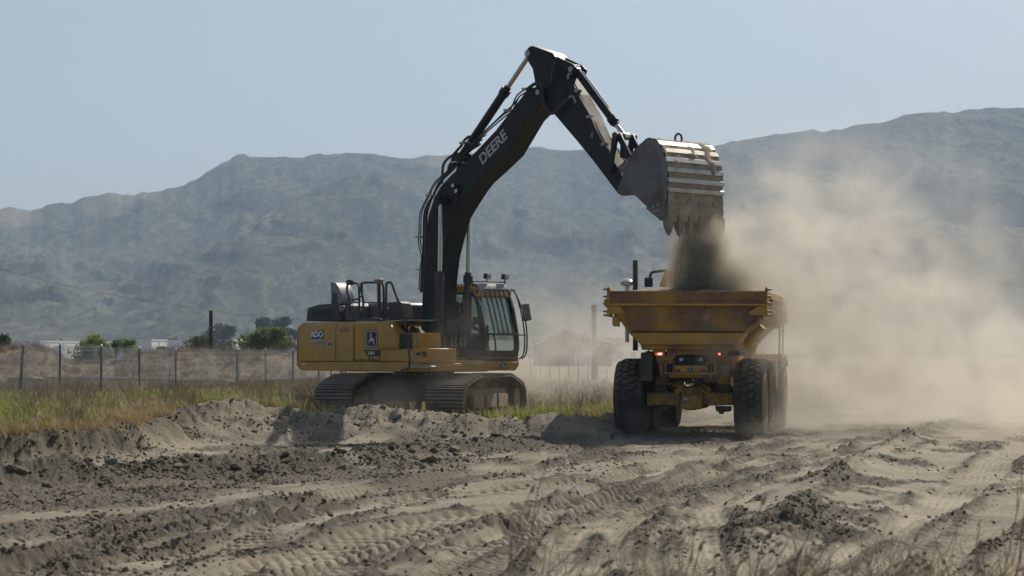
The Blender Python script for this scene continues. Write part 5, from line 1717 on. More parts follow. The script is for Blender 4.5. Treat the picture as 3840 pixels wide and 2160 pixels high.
# ---- warehouses
def warehouse(label, xl, xc_, xr_, ytop, D, a=R(12)):
    """box seen on its corner: dim front to the left of the corner, long sunlit side to the right"""
    c = at_depth(xc_ * VK, ytop * VK, D)
    k = VK / FPX * D
    L1 = (xc_ - xl) * k / math.cos(a); L2 = (xr_ - xc_) * k / math.sin(a) if xr_ > xc_ else 30.0
    root = empty('warehouse', (c.x, D, 0), -a)
    # local x: from corner to the left is -x (front faces -y), side runs along +y
    MB().box(-L1, 0, 0, L2, -3, c.z).build('wall', 'tilt_wall', root)
    MB().box(-L1 - .2, .2, -.2, L2 + .2, c.z + .004, c.z + .5).build('parapet', 'tilt_wall', root)
    for q in range(max(1, int(L1 / 7))):
        xw = -L1 + (q + .5) * L1 / max(1, int(L1 / 7))
        MB().box(xw - 1.0, xw + 1.0, -.12, .1, .8, 3.0).build('window', 'window_dark', root)
    for q in range(max(1, int(L2 / 14))):
        yw = (q + .5) * L2 / max(1, int(L2 / 14))
        MB().box(-.1, .12, yw - .1, yw + .1, -2, c.z - .3).build('wall_joint', 'tilt_grey', root)
    tag(root, label, 'building', 'warehouses beyond the field')
warehouse('warehouse at far left, grey front and bright white side left of the round tree', 25, 101, 201, 860.5, 900)
warehouse('low grey warehouse behind the round bright green tree', 215, 342, 342, 864, 960, R(4))
warehouse('warehouse right of the small leaning tree with a narrow white side', 339, 381, 404, 857, 900)
warehouse('grey warehouse front left of the dark utility pole', 405, 533, 533, 859, 930, R(4))
warehouse('warehouse right of the utility pole, white side behind the spindly bush', 534, 563, 622, 856, 905)
# ---- gabled shed right of the cab
a = at_depth(1345 * VK, 868 * VK, 330); pk_ = at_depth(1418 * VK, 838 * VK, 330); c = at_depth(1540 * VK, 868 * VK, 330)
sh_ = empty('farm_shed', (pk_.x, 330, 0))
MB().prism([(a.x - pk_.x, -2), (c.x - pk_.x, -2), (c.x - pk_.x, c.z), (0, pk_.z), (a.x - pk_.x, a.z)], 1, 0, 20).build('wall', 'tilt_grey', sh_)
rf_ = MB()
rf_.prism([(-.2, pk_.z + .25), (c.x - pk_.x + .5, c.z + .1), (c.x - pk_.x + .5, c.z + .45), (-.2, pk_.z + .75)], 1, -.6, 20)
rf_.prism([(.2, pk_.z + .25), (a.x - pk_.x - .5, a.z + .1), (a.x - pk_.x - .5, a.z + .30), (.2, pk_.z + .6)], 1, -.6, 20)
rf_.build('roof', 'roof_metal', sh_)
MB().box(1.6, 4.6, -.12, .1, -.5, 2.4).build('door', 'roof_metal', sh_)
tag(sh_, 'pale shed with gabled white metal roof, behind the dust', 'building')
a = at_depth(1560 * VK, 880 * VK, 600)
hs = empty('house', (a.x, 600, 0))
MB().box(-6, 6, 0, 10, -2, 4.2).build('wall', 'tilt_wall', hs)
MB().prism([(-6.8, 4.2), (6.8, 4.2), (4.2, 6.4), (-4.2, 6.4)], 1, -.6, 10.6).build('roof', 'tile_roof', hs)
for xw in (-3.5, 0, 3.5):
    MB().box(xw - .7, xw + .7, -.1, .1, 1.2, 2.8).build('window', 'window_dark', hs)
tag(hs, 'small distant house with pinkish tiled roof', 'house')

# ---- utility poles and cable
def pole(vx, ytop, D, lab, r_=.16):
    p = at_depth(vx * VK, ytop * VK, D)
    root = empty('utility_pole', (p.x, D, 0))
    MB().tube([(0, 0, -.5), (.02, 0, p.z * .5), (0, 0, p.z)], [r_ * 1.25, r_ * 1.08, r_], 12).build('pole_shaft', 'pole_wood', root)
    MB().cyl((0, -r_ - .05, p.z - .9), (0, r_ + .05, p.z - .9), .03, n=8).build('pole_bolt', 'galv_cap', root)
    MB().box(-r_ * .6, r_ * .6, -r_ * 1.25, -r_, 1.6, 2.2).build('pole_tag', 'galv', root)
    tag(root, lab, 'pole')
    return Vector((p.x, D, p.z))
pole(530.5, 781, 120, 'dark bare utility pole standing beyond the fence, left of the excavator', .10)
pr_ = pole(1494, 767, 118, 'bare utility pole seen through dust between excavator and truck', .13)
c0 = at_depth(-120, 975, 95); c1 = at_depth(1494 * VK, 808 * VK, 118)
cb_ = []
for k in range(41):
    t = k / 40
    q = c0.lerp(c1, t); q.z -= 1.55 * 4 * t * (1 - t) * (1 - .35 * t)
    cb_.append(q)
o = MB().tube(cb_, .0065, 4).build('overhead_cable', 'hose'); tag(o, 'thin overhead cable sagging across the mountain to the utility pole', 'cable')

# ---- fallen log in the grass
lp = [on_z(x * VK, y * VK, .62) for x, y in ((322, 1018), (345, 1013), (372, 1010), (398, 1006))]
lg = [Vector((p.x, p.y, .60 + .02 * k)) for k, p in enumerate(lp)]
o = MB().tube(smooth_path(lg, 4), [.10, .10, .095, .095, .09, .09, .085, .085, .08, .075, .07, .06, .05][:len(smooth_path(lg, 4))], 10).build('fallen_log', 'log_bark')
tag(o, 'dark weathered log lying in the grass below the fence', 'log')

# ---- trees
def leaf_mat(name, c1, c2, tr_=.3):
    m, nt, b = new_mat(name)
    tc = nt.nodes.new('ShaderNodeTexCoord').outputs['Object']
    n1 = noise(nt, .9, 4, .6, tc)
    rp = ramp(nt, n1.outputs[0], [(.35, c1), (.65, c2)])
    nt.links.new(rp.outputs[0], b.inputs['Base Color'])
    b.inputs['Roughness'].default_value = .6
    b.inputs['Specular IOR Level'].default_value = .25
    tl = nt.nodes.new('ShaderNodeBsdfTranslucent')
    nt.links.new(rp.outputs[0], tl.inputs[0])
    mx = nt.nodes.new('ShaderNodeMixShader'); mx.inputs[0].default_value = tr_
    nt.links.new(b.outputs[0], mx.inputs[1]); nt.links.new(tl.outputs[0], mx.inputs[2])
    nt.links.new(mx.outputs[0], nt.nodes['Material Output'].inputs[0])
    MATS[name] = m
leaf_mat('leaf_bright', (.20, .25, .06), (.27, .31, .085), .45)
leaf_mat('leaf_green', (.11, .145, .045), (.17, .20, .065), .45)
leaf_mat('leaf_dark', (.07, .095, .036), (.12, .14, .052), .4)
leaf_mat('leaf_euc', (.06, .075, .05), (.085, .095, .065))
def tree(name, label, vx, vbase, vtop, vw, D, mat, lobes=7, n=1500, cat='tree', group=None, seed=0, airy=0.0, zbase=None):
    rg = random.Random(seed)
    c = at_depth(vx * VK, vbase * VK, D); tp_ = at_depth(vx * VK, vtop * VK, D)
    W = vw * VK / FPX * D / 2 * 1.28
    z0 = min(c.z, zbase if zbase is not None else c.z)
    Ht = tp_.z - z0
    root = empty(name, (c.x, D, z0))
    trunk = MB()
    trunk.tube([(0, 0, -.3), (.03 * W, 0, Ht * .25), (-.02 * W, .02, Ht * .5)], [.07 * Ht * .5, .05 * Ht * .5, .03 * Ht * .5], 8)
    LB = []
    for k in range(lobes):
        a = rg.random() * 6.283; rr_ = W * (.25 + .45 * rg.random())
        zz = Ht * (.30 + .52 * rg.random())
        cx, cy_ = rr_ * math.cos(a), rr_ * math.sin(a)
        sc_ = W * (.38 + .25 * rg.random()) * (1.15 - .5 * zz / Ht)
        LB.append((cx, cy_, zz, sc_))
        trunk.tube([(0, 0, Ht * .2), (cx * .5, cy_ * .5, zz * .7), (cx, cy_, zz)], [.018 * Ht, .012 * Ht, .004 * Ht], 6)
    LB.append((0, 0, Ht * .78, W * .42))
    trunk.build('trunk', 'bark', root)
    vs = []; fs = []
    ls = max(.045 * W, .035 * Ht) * 1.5
    for k in range(n):
        lx, ly_, lz_, sc_ = LB[rg.randrange(len(LB))]
        u = Vector((rg.gauss(0, 1), rg.gauss(0, 1), rg.gauss(0, 1))).normalized()
        rad = sc_ * (rg.random() ** (.45)) * (1 + .35 * rg.random() * (1 if rg.random() < .25 else 0))
        p = Vector((lx, ly_, lz_)) + Vector((u.x, u.y, u.z * .85)) * rad
        if p.z > Ht: p.z = Ht - rg.random() * .1 * Ht
        if p.z < Ht * .04: p.z = Ht * .04 + rg.random() * .1
        d = Vector((rg.gauss(0, 1), rg.gauss(0, 1), rg.gauss(.4, .7))).normalized()
        e = d.orthogonal().normalized(); e = Matrix.Rotation(rg.random() * 6.28, 3, d) @ e
        g = d.cross(e)
        s1 = ls * (.5 + rg.random()); s2 = s1 * (.35 + .3 * rg.random())
        i = len(vs)
        vs += [p - e * s1, p + g * s2, p + e * s1 + d * s1 * .3, p - g * s2]
        fs.append((i, i + 1, i + 2, i + 3))
    me = bpy.data.meshes.new('crown'); me.from_pydata([tuple(v) for v in vs], [], fs)
    me.materials.append(MATS[mat])
    link_mesh('crown', me, root)
    tag(root, label, cat, group)
    return root
TG = 'trees and bushes beyond the fence'
tree('bush', 'dark green bush cut by the left edge of the picture', -6, 905, 838, 60, 150, 'leaf_dark', 6, 1500, 'bush', TG, 1)
tree('tree', 'round bright green tree in front of the white warehouse', 240, 915, 840, 74, 170, 'leaf_bright', 8, 2200, 'tree', TG, 2)
tree('bush', 'dark bush skirting the foot of the round bright green tree', 232, 915, 868, 96, 168, 'leaf_green', 7, 1500, 'bush', TG, 3)
tree('tree', 'dull green tree between the bright tree and the lone clump', 291, 905, 851, 34, 175, 'leaf_green', 6, 1100, 'tree', TG, 4)
tree('tree', 'small green tree leaning right, next to the grey warehouse wall', 322, 900, 848, 42, 178, 'leaf_bright', 6, 1100, 'tree', TG, 5)
tree('bush', 'wide dark green bush touching the utility pole', 497, 890, 846, 72, 165, 'leaf_dark', 7, 1500, 'bush', TG, 6)
tree('bush', 'small low bush under the narrow white warehouse corner', 412, 885, 872, 34, 168, 'leaf_green', 5, 600, 'bush', TG, 7)
tree('bush', 'spindly bush in front of the white warehouse', 578, 900, 852, 50, 160, 'leaf_green', 6, 420, 'bush', TG, 8)
tree('tree', 'big dense green tree just left of the excavator', 668, 895, 824, 104, 160, 'leaf_green', 9, 2600, 'tree', TG, 9)
tree('bush', 'green bush touching the counterweight of the excavator', 716, 895, 846, 62, 165, 'leaf_green', 6, 1300, 'bush', TG, 10)
tree('bush', 'pale bush in front of the gabled shed', 1462, 892, 846, 64, 200, 'leaf_euc', 6, 900, 'bush', TG, 11)
tree('bush', 'pale low bush right of the dusty utility pole', 1520, 892, 864, 56, 205, 'leaf_euc', 6, 700, 'bush', TG, 12)
FG = 'distant trees at the foot of the mountain'
DT = ['wide hazy tree above the white side of the leftmost warehouse', 'low hazy tree above the grey front of the leftmost warehouse', 'hazy tree showing just left of the round bright green tree', 'hazy tree above the warehouse with the narrow white side',
      'hazy tree rising above the grey warehouse left of the utility pole', 'hazy tree above the white warehouse side behind the spindly bush', 'hazy tree above the gap between the two small green trees', 'hazy tree showing over the wide dark bush by the utility pole',
      'faint tree behind the gabled shed, above its left roof slope', 'faint tree at the left edge of the dump truck', 'faint tree right beside the excavator cab mirror', 'tiny hazy tree above the corner of the leftmost warehouse']
tree('eucalyptus_tree', 'tall hazy eucalyptus, left one of the pair above the big green tree', 664, 862, 787, 50, 620, 'leaf_euc', 8, 900, 'tree', FG, 21, zbase=0)
tree('eucalyptus_tree', 'tall hazy eucalyptus, right one of the pair above the big green tree', 702, 862, 785, 52, 640, 'leaf_euc', 8, 900, 'tree', FG, 22, zbase=0)
tree('eucalyptus_tree', 'broad hazy eucalyptus directly behind the dark utility pole', 553, 862, 806, 74, 640, 'leaf_euc', 9, 1000, 'tree', FG, 23, zbase=0)
tree('eucalyptus_tree', 'hazy eucalyptus close beside the excavator tail', 738, 862, 815, 34, 660, 'leaf_euc', 6, 600, 'tree', FG, 24, zbase=0)
for k, (vx, vt, vw) in enumerate(((150, 851, 58), (40, 853, 40), (210, 856, 40), (360, 850, 46), (430, 847, 50), (600, 849, 60), (300, 857, 34), (480, 852, 44), (1385, 862, 60), (1580, 868, 50), (1330, 868, 50), (95, 856, 36))):
    t_ = tree('distant_tree', DT[k], vx, 880, vt, vw, 960 + 25 * k, 'leaf_dark', 6, 420, 'tree', FG, 40 + k, zbase=0)

# ---- scatter helper (geometry nodes) for what nobody could count
def scatter(name, P_, rot, scl, idx, meshes, label):
    src = bpy.data.collections.new(name + '_kinds')
    for k, me in enumerate(meshes):
        o = bpy.data.objects.new('%s_kind_%02d' % (name, k), me)
        src.objects.link(o)
    me = bpy.data.meshes.new(name)
    me.vertices.add(len(P_)); me.vertices.foreach_set('co', np.asarray(P_, np.float32).ravel())
    a = me.attributes.new('rot', 'FLOAT_VECTOR', 'POINT'); a.data.foreach_set('vector', np.asarray(rot, np.float32).ravel())
    a = me.attributes.new('scl', 'FLOAT', 'POINT'); a.data.foreach_set('value', np.asarray(scl, np.float32))
    a = me.attributes.new('idx', 'INT', 'POINT'); a.data.foreach_set('value', np.asarray(idx, np.int32))
    o = bpy.data.objects.new(name, me); COL.objects.link(o)
    ng = bpy.data.node_groups.new(name, 'GeometryNodeTree')
    ng.interface.new_socket('Geometry', in_out='INPUT', socket_type='NodeSocketGeometry')
    ng.interface.new_socket('Geometry', in_out='OUTPUT', socket_type='NodeSocketGeometry')
    gi = ng.nodes.new('NodeGroupInput'); go = ng.nodes.new('NodeGroupOutput')
    ci = ng.nodes.new('GeometryNodeCollectionInfo'); ci.inputs['Collection'].default_value = src
    ci.inputs['Separate Children'].default_value = True; ci.inputs['Reset Children'].default_value = True
    ip = ng.nodes.new('GeometryNodeInstanceOnPoints')
    ip.inputs['Pick Instance'].default_value = True
    def na(nm, tp):
        q = ng.nodes.new('GeometryNodeInputNamedAttribute'); q.data_type = tp; q.inputs['Name'].default_value = nm
        return q.outputs['Attribute']
    ng.links.new(gi.outputs[0], ip.inputs['Points'])
    ng.links.new(ci.outputs[0], ip.inputs['Instance'])
    ng.links.new(na('idx', 'INT'), ip.inputs['Instance Index'])
    ng.links.new(na('rot', 'FLOAT_VECTOR'), ip.inputs['Rotation'])
    ng.links.new(na('scl', 'FLOAT'), ip.inputs['Scale'])
    ng.links.new(ip.outputs[0], go.inputs[0])
    md = o.modifiers.new('scatter', 'NODES'); md.node_group = ng
    tag(o, label, None, None, 'stuff')
    return o

# ---- grass
leaf_mat('grass_green', (.25, .29, .055), (.33, .34, .085), .5)
leaf_mat('grass_dull', (.25, .24, .085), (.32, .285, .12), .5)
leaf_mat('grass_straw', (.42, .325, .175), (.34, .26, .13), .45)
leaf_mat('grass_rust', (.30, .195, .09), (.38, .26, .125), .45)
leaf_mat('weed_grey', (.34, .27, .19), (.44, .36, .26), .45)
leaf_mat('weed_pale', (.58, .50, .38), (.48, .40, .29), .4)
def clump(mat, nb, h, spread, width, bend, seed, droop=.5):
    rg = random.Random(seed); vs = []; fs = []
    for k in range(nb):
        a = rg.random() * 6.283; r0 = spread * rg.random()
        base = Vector((r0 * math.cos(a), r0 * math.sin(a), -.03))
        hd = rg.random() * 6.283
        dr = Vector((math.cos(hd), math.sin(hd), 0)); sd2 = Vector((-dr.y, dr.x, 0))
        hh = h * (.55 + .6 * rg.random()); bd = bend * (.3 + rg.random()) * hh
        i = len(vs)
        for t, w_ in ((0, 1), (.4, .8), (.75, .5)):
            c = base + Vector((0, 0, hh * t)) + dr * (bd * t * t) - Vector((0, 0, droop * bd * t ** 3))
            vs += [c - sd2 * width * w_, c + sd2 * width * w_]
        c = base + Vector((0, 0, hh)) + dr * bd - Vector((0, 0, droop * bd))
        vs.append(c)
        fs += [(i, i + 1, i + 3, i + 2), (i + 2, i + 3, i + 5, i + 4), (i + 4, i + 5, i + 6)]
    me = bpy.data.meshes.new('clump'); me.from_pydata([tuple(v) for v in vs], [], fs); me.materials.append(MATS[mat])
    return me
def weed(mat, ns, h, width, seed, lean=.3):
    rg = random.Random(seed); mb = MB()
    for k in range(ns):
        hd = rg.random() * 6.283; L_ = h * (.5 + .6 * rg.random())
        p = Vector((.05 * rg.gauss(0, 1), .05 * rg.gauss(0, 1), -.03)); d = Vector((math.cos(hd) * lean * rg.random() * 1.6, math.sin(hd) * lean * rg.random() * 1.6, 1)).normalized()
        pts = [p]
        for s_ in range(4):
            d = (d + Vector((rg.gauss(0, .16), rg.gauss(0, .16), -.02))).normalized()
            p = p + d * L_ / 4; pts.append(p)
            if s_ > 0 and rg.random() < .8:
                e = (d + Vector((rg.gauss(0, .6), rg.gauss(0, .6), .1))).normalized()
                mb.tube([p, p + e * L_ * .13, p + e * L_ * .22 + Vector((0, 0, .02))], [width * .7, width * .5, width * .25], 3, cap=False)
        mb.tube(pts, [width, width * .9, width * .75, width * .6, width * .35], 3, cap=False)
    return mb.mesh('weed', mat, smooth=False, recalc=False)
kinds = [clump('grass_green', 26, .36, .16, .0075, .5, 1), clump('grass_green', 22, .28, .14, .0075, .7, 2), clump('grass_dull', 24, .36, .16, .007, .6, 3),
         clump('grass_straw', 24, .36, .16, .006, .7, 4), clump('grass_rust', 26, .26, .16, .006, .8, 5), weed('weed_grey', 9, .55, .0055, 6), weed('weed_pale', 5, .60, .0055, 7, .5), weed('weed_grey', 12, .42, .0055, 8, .7)]
rs = np.random.default_rng(3)
N = 90000
px = rs.uniform(-19, 12, N); py = 31 + 60 * rs.random(N) ** 1.3
gm = ground(px, py)
okm = (gm['sd'] > .12) & (gm['heap'] < .35) & (np.abs(px / py) < .30)
# keep the ground under the machine's tracks trodden down
du = (px - EX_LOC.x) * math.sin(R(17)) + (py - EX_LOC.y) * math.cos(R(17)); dw = (px - EX_LOC.x) * math.cos(R(17)) - (py - EX_LOC.y) * math.sin(R(17))
okm &= ~((np.abs(du) < 2.7) & (np.abs(dw) < 1.95))
okm &= rs.random(N) < np.clip(.55 + .8 * fbm(px * .6, py * .6, 3, 12), .12, 1)
okm &= rs.random(N) < np.where(py > 66, .75, 1.0)
px, py, pz, sdv = px[okm], py[okm], gm['z'][okm], gm['sd'][okm]
N = len(px)
gn = fbm(px * .45, py * .3, 3, 14); gn2 = fbm(px * .9 + 5, py * .5, 3, 19); u = rs.random(N)
edge = np.exp(-(sdv / 1.0) ** 2) * (py < 47)
pg = np.clip(.66 + .9 * gn - .7 * edge - .5 * sstep(56, 66, py), 0, .9)
idx = np.where(u < pg, rs.choice([0, 1, 2], N, p=[.4, .3, .3]), rs.choice([2, 3, 4, 5, 6, 7], N, p=[.26, .34, .14, .11, .06, .09]))
idx = np.where(rs.random(N) < edge * .9, rs.choice([3, 4, 4], N), idx)
fz = sstep(54, 62, py) * (px < -3)
idx = np.where(rs.random(N) < fz * .3, rs.choice([5, 3, 3, 2, 2], N), idx)
scl = rs.uniform(.7, 1.35, N) * (1 + .4 * gn2) * (1 - .35 * edge) * (1 - .35 * sstep(54, 64, py) * (px < .0)) * (1 + .1 * sstep(-.5, 1.0, px) * sstep(54, 60, py))
rot = np.stack([rs.normal(0, .12, N), rs.normal(0, .12, N), rs.uniform(0, 6.28, N)], -1)
scatter('grass', np.stack([px, py, pz], -1), rot, scl, idx, kinds, 'tall green and straw-coloured grass and weeds on the undisturbed ground')

N = 9000
px = rs.uniform(-30, -4, N); py = rs.uniform(92, 122, N)
okb = (rs.random(N) < np.clip(.35 + fbm(px * .5, py * .5, 3, 55), .05, 1)) & (np.abs(px / py) < .28)
px, py = px[okb], py[okb]; N = len(px)
scatter('berm_weeds', np.stack([px, py, ground(px, py, False)], -1), np.stack([np.zeros(N), np.zeros(N), rs.uniform(0, 6.28, N)], -1), rs.uniform(.5, 1.1, N), rs.choice([3, 4, 5, 7], N), kinds, 'brown dry weeds on the earth mounds behind the fence')

# ---- clods
def clod_mesh(seed, sub=2):
    bm = bmesh.new(); bmesh.ops.create_icosphere(bm, subdivisions=sub, radius=1.0)
    rg = np.random.default_rng(seed)
    pl_ = [(Vector(rg.normal(size=3)).normalized(), rg.uniform(.55, .9)) for _ in range(9)]
    for v in bm.verts:
        p = v.co.copy()
        for nrm_, d in pl_:
            k = p.dot(nrm_)
            if k > d: p -= nrm_ * (k - d) * .9
        p *= 1 + .10 * rg.normal()
        v.co = Vector((p.x, p.y * rg.uniform(.97, 1.03), p.z * (.72 if seed % 2 else .45)))
    me = bpy.data.meshes.new('clod'); bm.to_mesh(me); bm.free()
    me.materials.append(MATS['clod_soil'])
    return me
m, nt, b = new_mat('clod_soil')
tc = nt.nodes.new('ShaderNodeTexCoord').outputs['Object']
oi = nt.nodes.new('ShaderNodeObjectInfo')
n1 = noise(nt, 2.5, 6, .65, tc)
base = ramp(nt, oi.outputs['Random'], [(0, (.13, .107, .071)), (.5, (.23, .192, .129)), (1, (.36, .306, .21))]).outputs[0]
col = mixc(nt, mth(nt, 'MULTIPLY', n1.outputs[0], .6, True), base, (.22, .184, .124))
nt.links.new(col, b.inputs['Base Color']); b.inputs['Roughness'].default_value = .95
b.inputs['Specular IOR Level'].default_value = .2
bp = nt.nodes.new('ShaderNodeBump'); bp.inputs['Strength'].default_value = .6; bp.inputs['Distance'].default_value = .2
nt.links.new(n1.outputs[0], bp.inputs['Height']); nt.links.new(bp.outputs[0], b.inputs['Normal'])
MATS['clod_soil'] = m
clods = [clod_mesh(k, 2 if k < 4 else 1) for k in range(8)]
N = 260000
th_ = rs.uniform(-.27, .27, N); dd = 14 * (54 / 14) ** rs.random(N)
px = dd * np.sin(th_); py = dd * np.cos(th_)
gm = ground(px, py)
dens = gm['road'] * (.13 + .5 * gm['churn'] ** 1.3 + .5 * gm['wrow'] + .5 * gm['vrow'] + .35 * gm['leftclod'] + .75 * gm['rough']) * (1 - .7 * gm['smooth']) + gm['heap'] * 1.2 + gm['bank'] * 1.1
clump_n = sstep(-.15, .45, fbm(px * 1.3, py * .8, 3, 101))
ok2 = rs.random(N) < dens * (.12 + 1.0 * clump_n) * .5
px, py, pz = px[ok2], py[ok2], gm['z'][ok2]
big = np.clip(gm['wrow'][ok2] * 1.0 + gm['leftclod'][ok2] * .55 + gm['vrow'][ok2] * .45 + gm['heap'][ok2] * .7 + gm['bank'][ok2] * .7, 0, 1)
N = len(px)
scl = .008 + .026 * rs.random(N) ** 3 + (.004 + .045 * rs.random(N) ** 5) * big
rot = rs.uniform(0, 6.28, (N, 3)) * np.array([.15, .15, 1])
scatter('soil_crumbs', np.stack([px, py, pz + scl * .05], -1), rot, scl, rs.integers(0, 8, N), clods, 'crumbs and small clods of dark and pale soil over the churned ground')
# biggest clods one by one
k = 0
tries = 0
while k < 92 and tries < 4000:
    tries += 1
    i = rnd.randrange(len(WDARK) - 1); t = rnd.random()
    x = WDARK[i][0] * (1 - t) + WDARK[i + 1][0] * t + rnd.gauss(0, .5); y = WDARK[i][1] * (1 - t) + WDARK[i + 1][1] * t + rnd.gauss(0, .9) - .2
    if k >= 44:
        h_ = rnd.choice(HEAPS); x = h_[0] + rnd.gauss(0, .8); y = h_[1] - .5 + rnd.gauss(0, .6)
    if abs(x / y) > .235 or y < 20: continue
    s_ = .055 + .075 * rnd.random() ** 2 if k < 44 else .03 + .05 * rnd.random() ** 2
    o = link_mesh('soil_clod', clods[rnd.randrange(4)])
    o.location = (x, y, gz(x, y) + s_ * .3); o.scale = (s_ * frand(.8, 1.35), s_ * frand(.8, 1.2), s_ * frand(.8, 1.2))
    o.rotation_euler = (frand(-.4, .4), frand(-.4, .4), frand(0, 6.28))
    if k < 44: tag(o, 'fist to head sized dark clod of earth along the front windrow', 'clod', 'clods along the dark windrow')
    else: tag(o, 'lump of earth on the spoil heap before the excavator', 'clod', 'clods on the spoil heaps')
    k += 1

# ---- dry weeds close to the camera, lower right
def near_weed(x, y, h, lean, seed, label, mat='weed_pale', ns=5, w=.0068):
    rg = random.Random(seed)
    root = empty('dry_weed', (x, y, gz(x, y)))
    for k in range(ns):
        mb = MB()
        p = Vector((.03 * rg.gauss(0, 1), .03 * rg.gauss(0, 1), -.05)); L_ = h * (.8 + .45 * rg.random())
        d = Vector((lean + rg.gauss(0, .18), rg.gauss(0, .15), 1)).normalized()
        pts = [p]
        for s_ in range(7):
            d = (d + Vector((rg.gauss(0, .09) + .02 * lean, rg.gauss(0, .07), -.02))).normalized()
            p = p + d * L_ / 7; pts.append(p)
            if s_ > 1 and rg.random() < .75:
                e = (d + Vector((rg.gauss(.2, .5), rg.gauss(0, .4), .2))).normalized()
                q = p + e * L_ * .10
                mb.tube([p, q, q + (e + Vector((0, 0, .3))) * L_ * .06], [w * .7, w * .5, w * .3], 4, cap=False)
                if rg.random() < .6:
                    mb.lathe(q + e * L_ * .05, e, [(0, w * .4), (w * 2, w * 1.6), (w * 5, w * 1.3), (w * 8, w * .2)], 5)
        mb.tube(pts, [w * (1 - .09 * j) for j in range(8)], 5)
        mb.build('stem', mat if rg.random() < .6 else 'weed_grey', root, smooth=False)
    tag(root, label, 'weed', 'dry weeds at the lower right')
spots = [(-.16, 10.5, 1.02, .05, 'tall pair of pale dry stalks curving up near the middle of the bottom edge', 3), (.65, 11.3, .66, .55, 'slanting dry weed at the lower edge, just right of the pale stalks', 6),
         (.85, 10.6, .78, .6, 'dense slanting brown weed left of the lower right thicket', 8), (1.15, 11.8, .82, .5, 'dry weed with long diagonal stems in the thicket', 7), (1.5, 10.9, .74, .45, 'low brown weed in the middle of the lower right thicket', 8),
         (1.9, 11.6, .76, .35, 'thin weed right of the middle of the thicket', 6), (2.3, 10.7, .74, .3, 'short dry weed toward the lower right corner', 7), (2.75, 11.0, .86, .45, 'tall thin weed by the right edge of the picture', 6), (3.05, 11.5, .8, .2, 'pale bent weed in the lower right corner', 5), (.2, 11.0, .58, .4, 'short dry weed by the bottom edge under the pale stalks', 5), (2.55, 12.2, 1.0, .35, 'single long brown stalk rising at the far lower right', 2)]
for k, (x, y, h, ln, lab, ns) in enumerate(spots):
    near_weed(x, y, h, ln, 200 + k, lab, 'weed_pale', ns)
N = 1500
px = rs.uniform(-.6, 4.2, N); py = rs.uniform(9.6, 15.5, N)
okn = rs.random(N) < sstep(-.5, 1.4, px) * np.clip(1.2 - np.abs(py - 11.5) / 4, .15, 1)
px, py = px[okn], py[okn]; N = len(px)
nk = [clump('grass_straw', 18, .62, .14, .004, .6, 31), weed('weed_grey', 6, .72, .0035, 32, .5), weed('weed_pale', 4, .70, .003, 33, .6), clump('grass_rust', 18, .50, .14, .004, .8, 34), weed('weed_grey', 8, .60, .0035, 35, .7)]
scl = rs.uniform(.6, .98, N)
rot = np.stack([rs.normal(0, .1, N), rs.normal(.5, .2, N), rs.normal(0, .6, N)], -1)
pz = ground(px, py, False)
scatter('dry_grass', np.stack([px, py, pz], -1), rot, scl, rs.choice(5, N, p=[.2, .28, .12, .15, .25]), nk, 'out-of-focus dry grass and stems in the lower right foreground')
# ================================================================== dust and falling soil (volumes)
def vol_mat(name, color, aniso, dens=1.0, absorb=None):
    m = bpy.data.materials.new(name); m.use_nodes = True
    nt = m.node_tree; nt.nodes.clear()
    pv = nt.nodes.new('ShaderNodeVolumePrincipled')
    pv.inputs['Color'].default_value = (*color, 1)
    pv.inputs['Density'].default_value = dens
    pv.inputs['Anisotropy'].default_value = aniso
    if absorb: pv.inputs['Absorption Color'].default_value = (*absorb, 1)
    om = nt.nodes.new('ShaderNodeOutputMaterial')
    nt.links.new(pv.outputs[0], om.inputs['Volume'])
    return m
def gmath(ng, op, a, b=None, c=None, clamp=False):
    n = ng.nodes.new('ShaderNodeMath'); n.operation = op; n.use_clamp = clamp
    for i, v in enumerate((a, b, c)):
        if v is None: continue
        if isinstance(v, (int, float)): n.inputs[i].default_value = v
        else: ng.links.new(v, n.inputs[i])
    return n.outputs[0]
def gvec(ng, op, a, b):
    n = ng.nodes.new('ShaderNodeVectorMath'); n.operation = op
    for i, v in enumerate((a, b)):
        if isinstance(v, (tuple, list, Vector)): n.inputs[i].default_value = tuple(v)
        elif v is not None: ng.links.new(v, n.inputs[i])
    return n
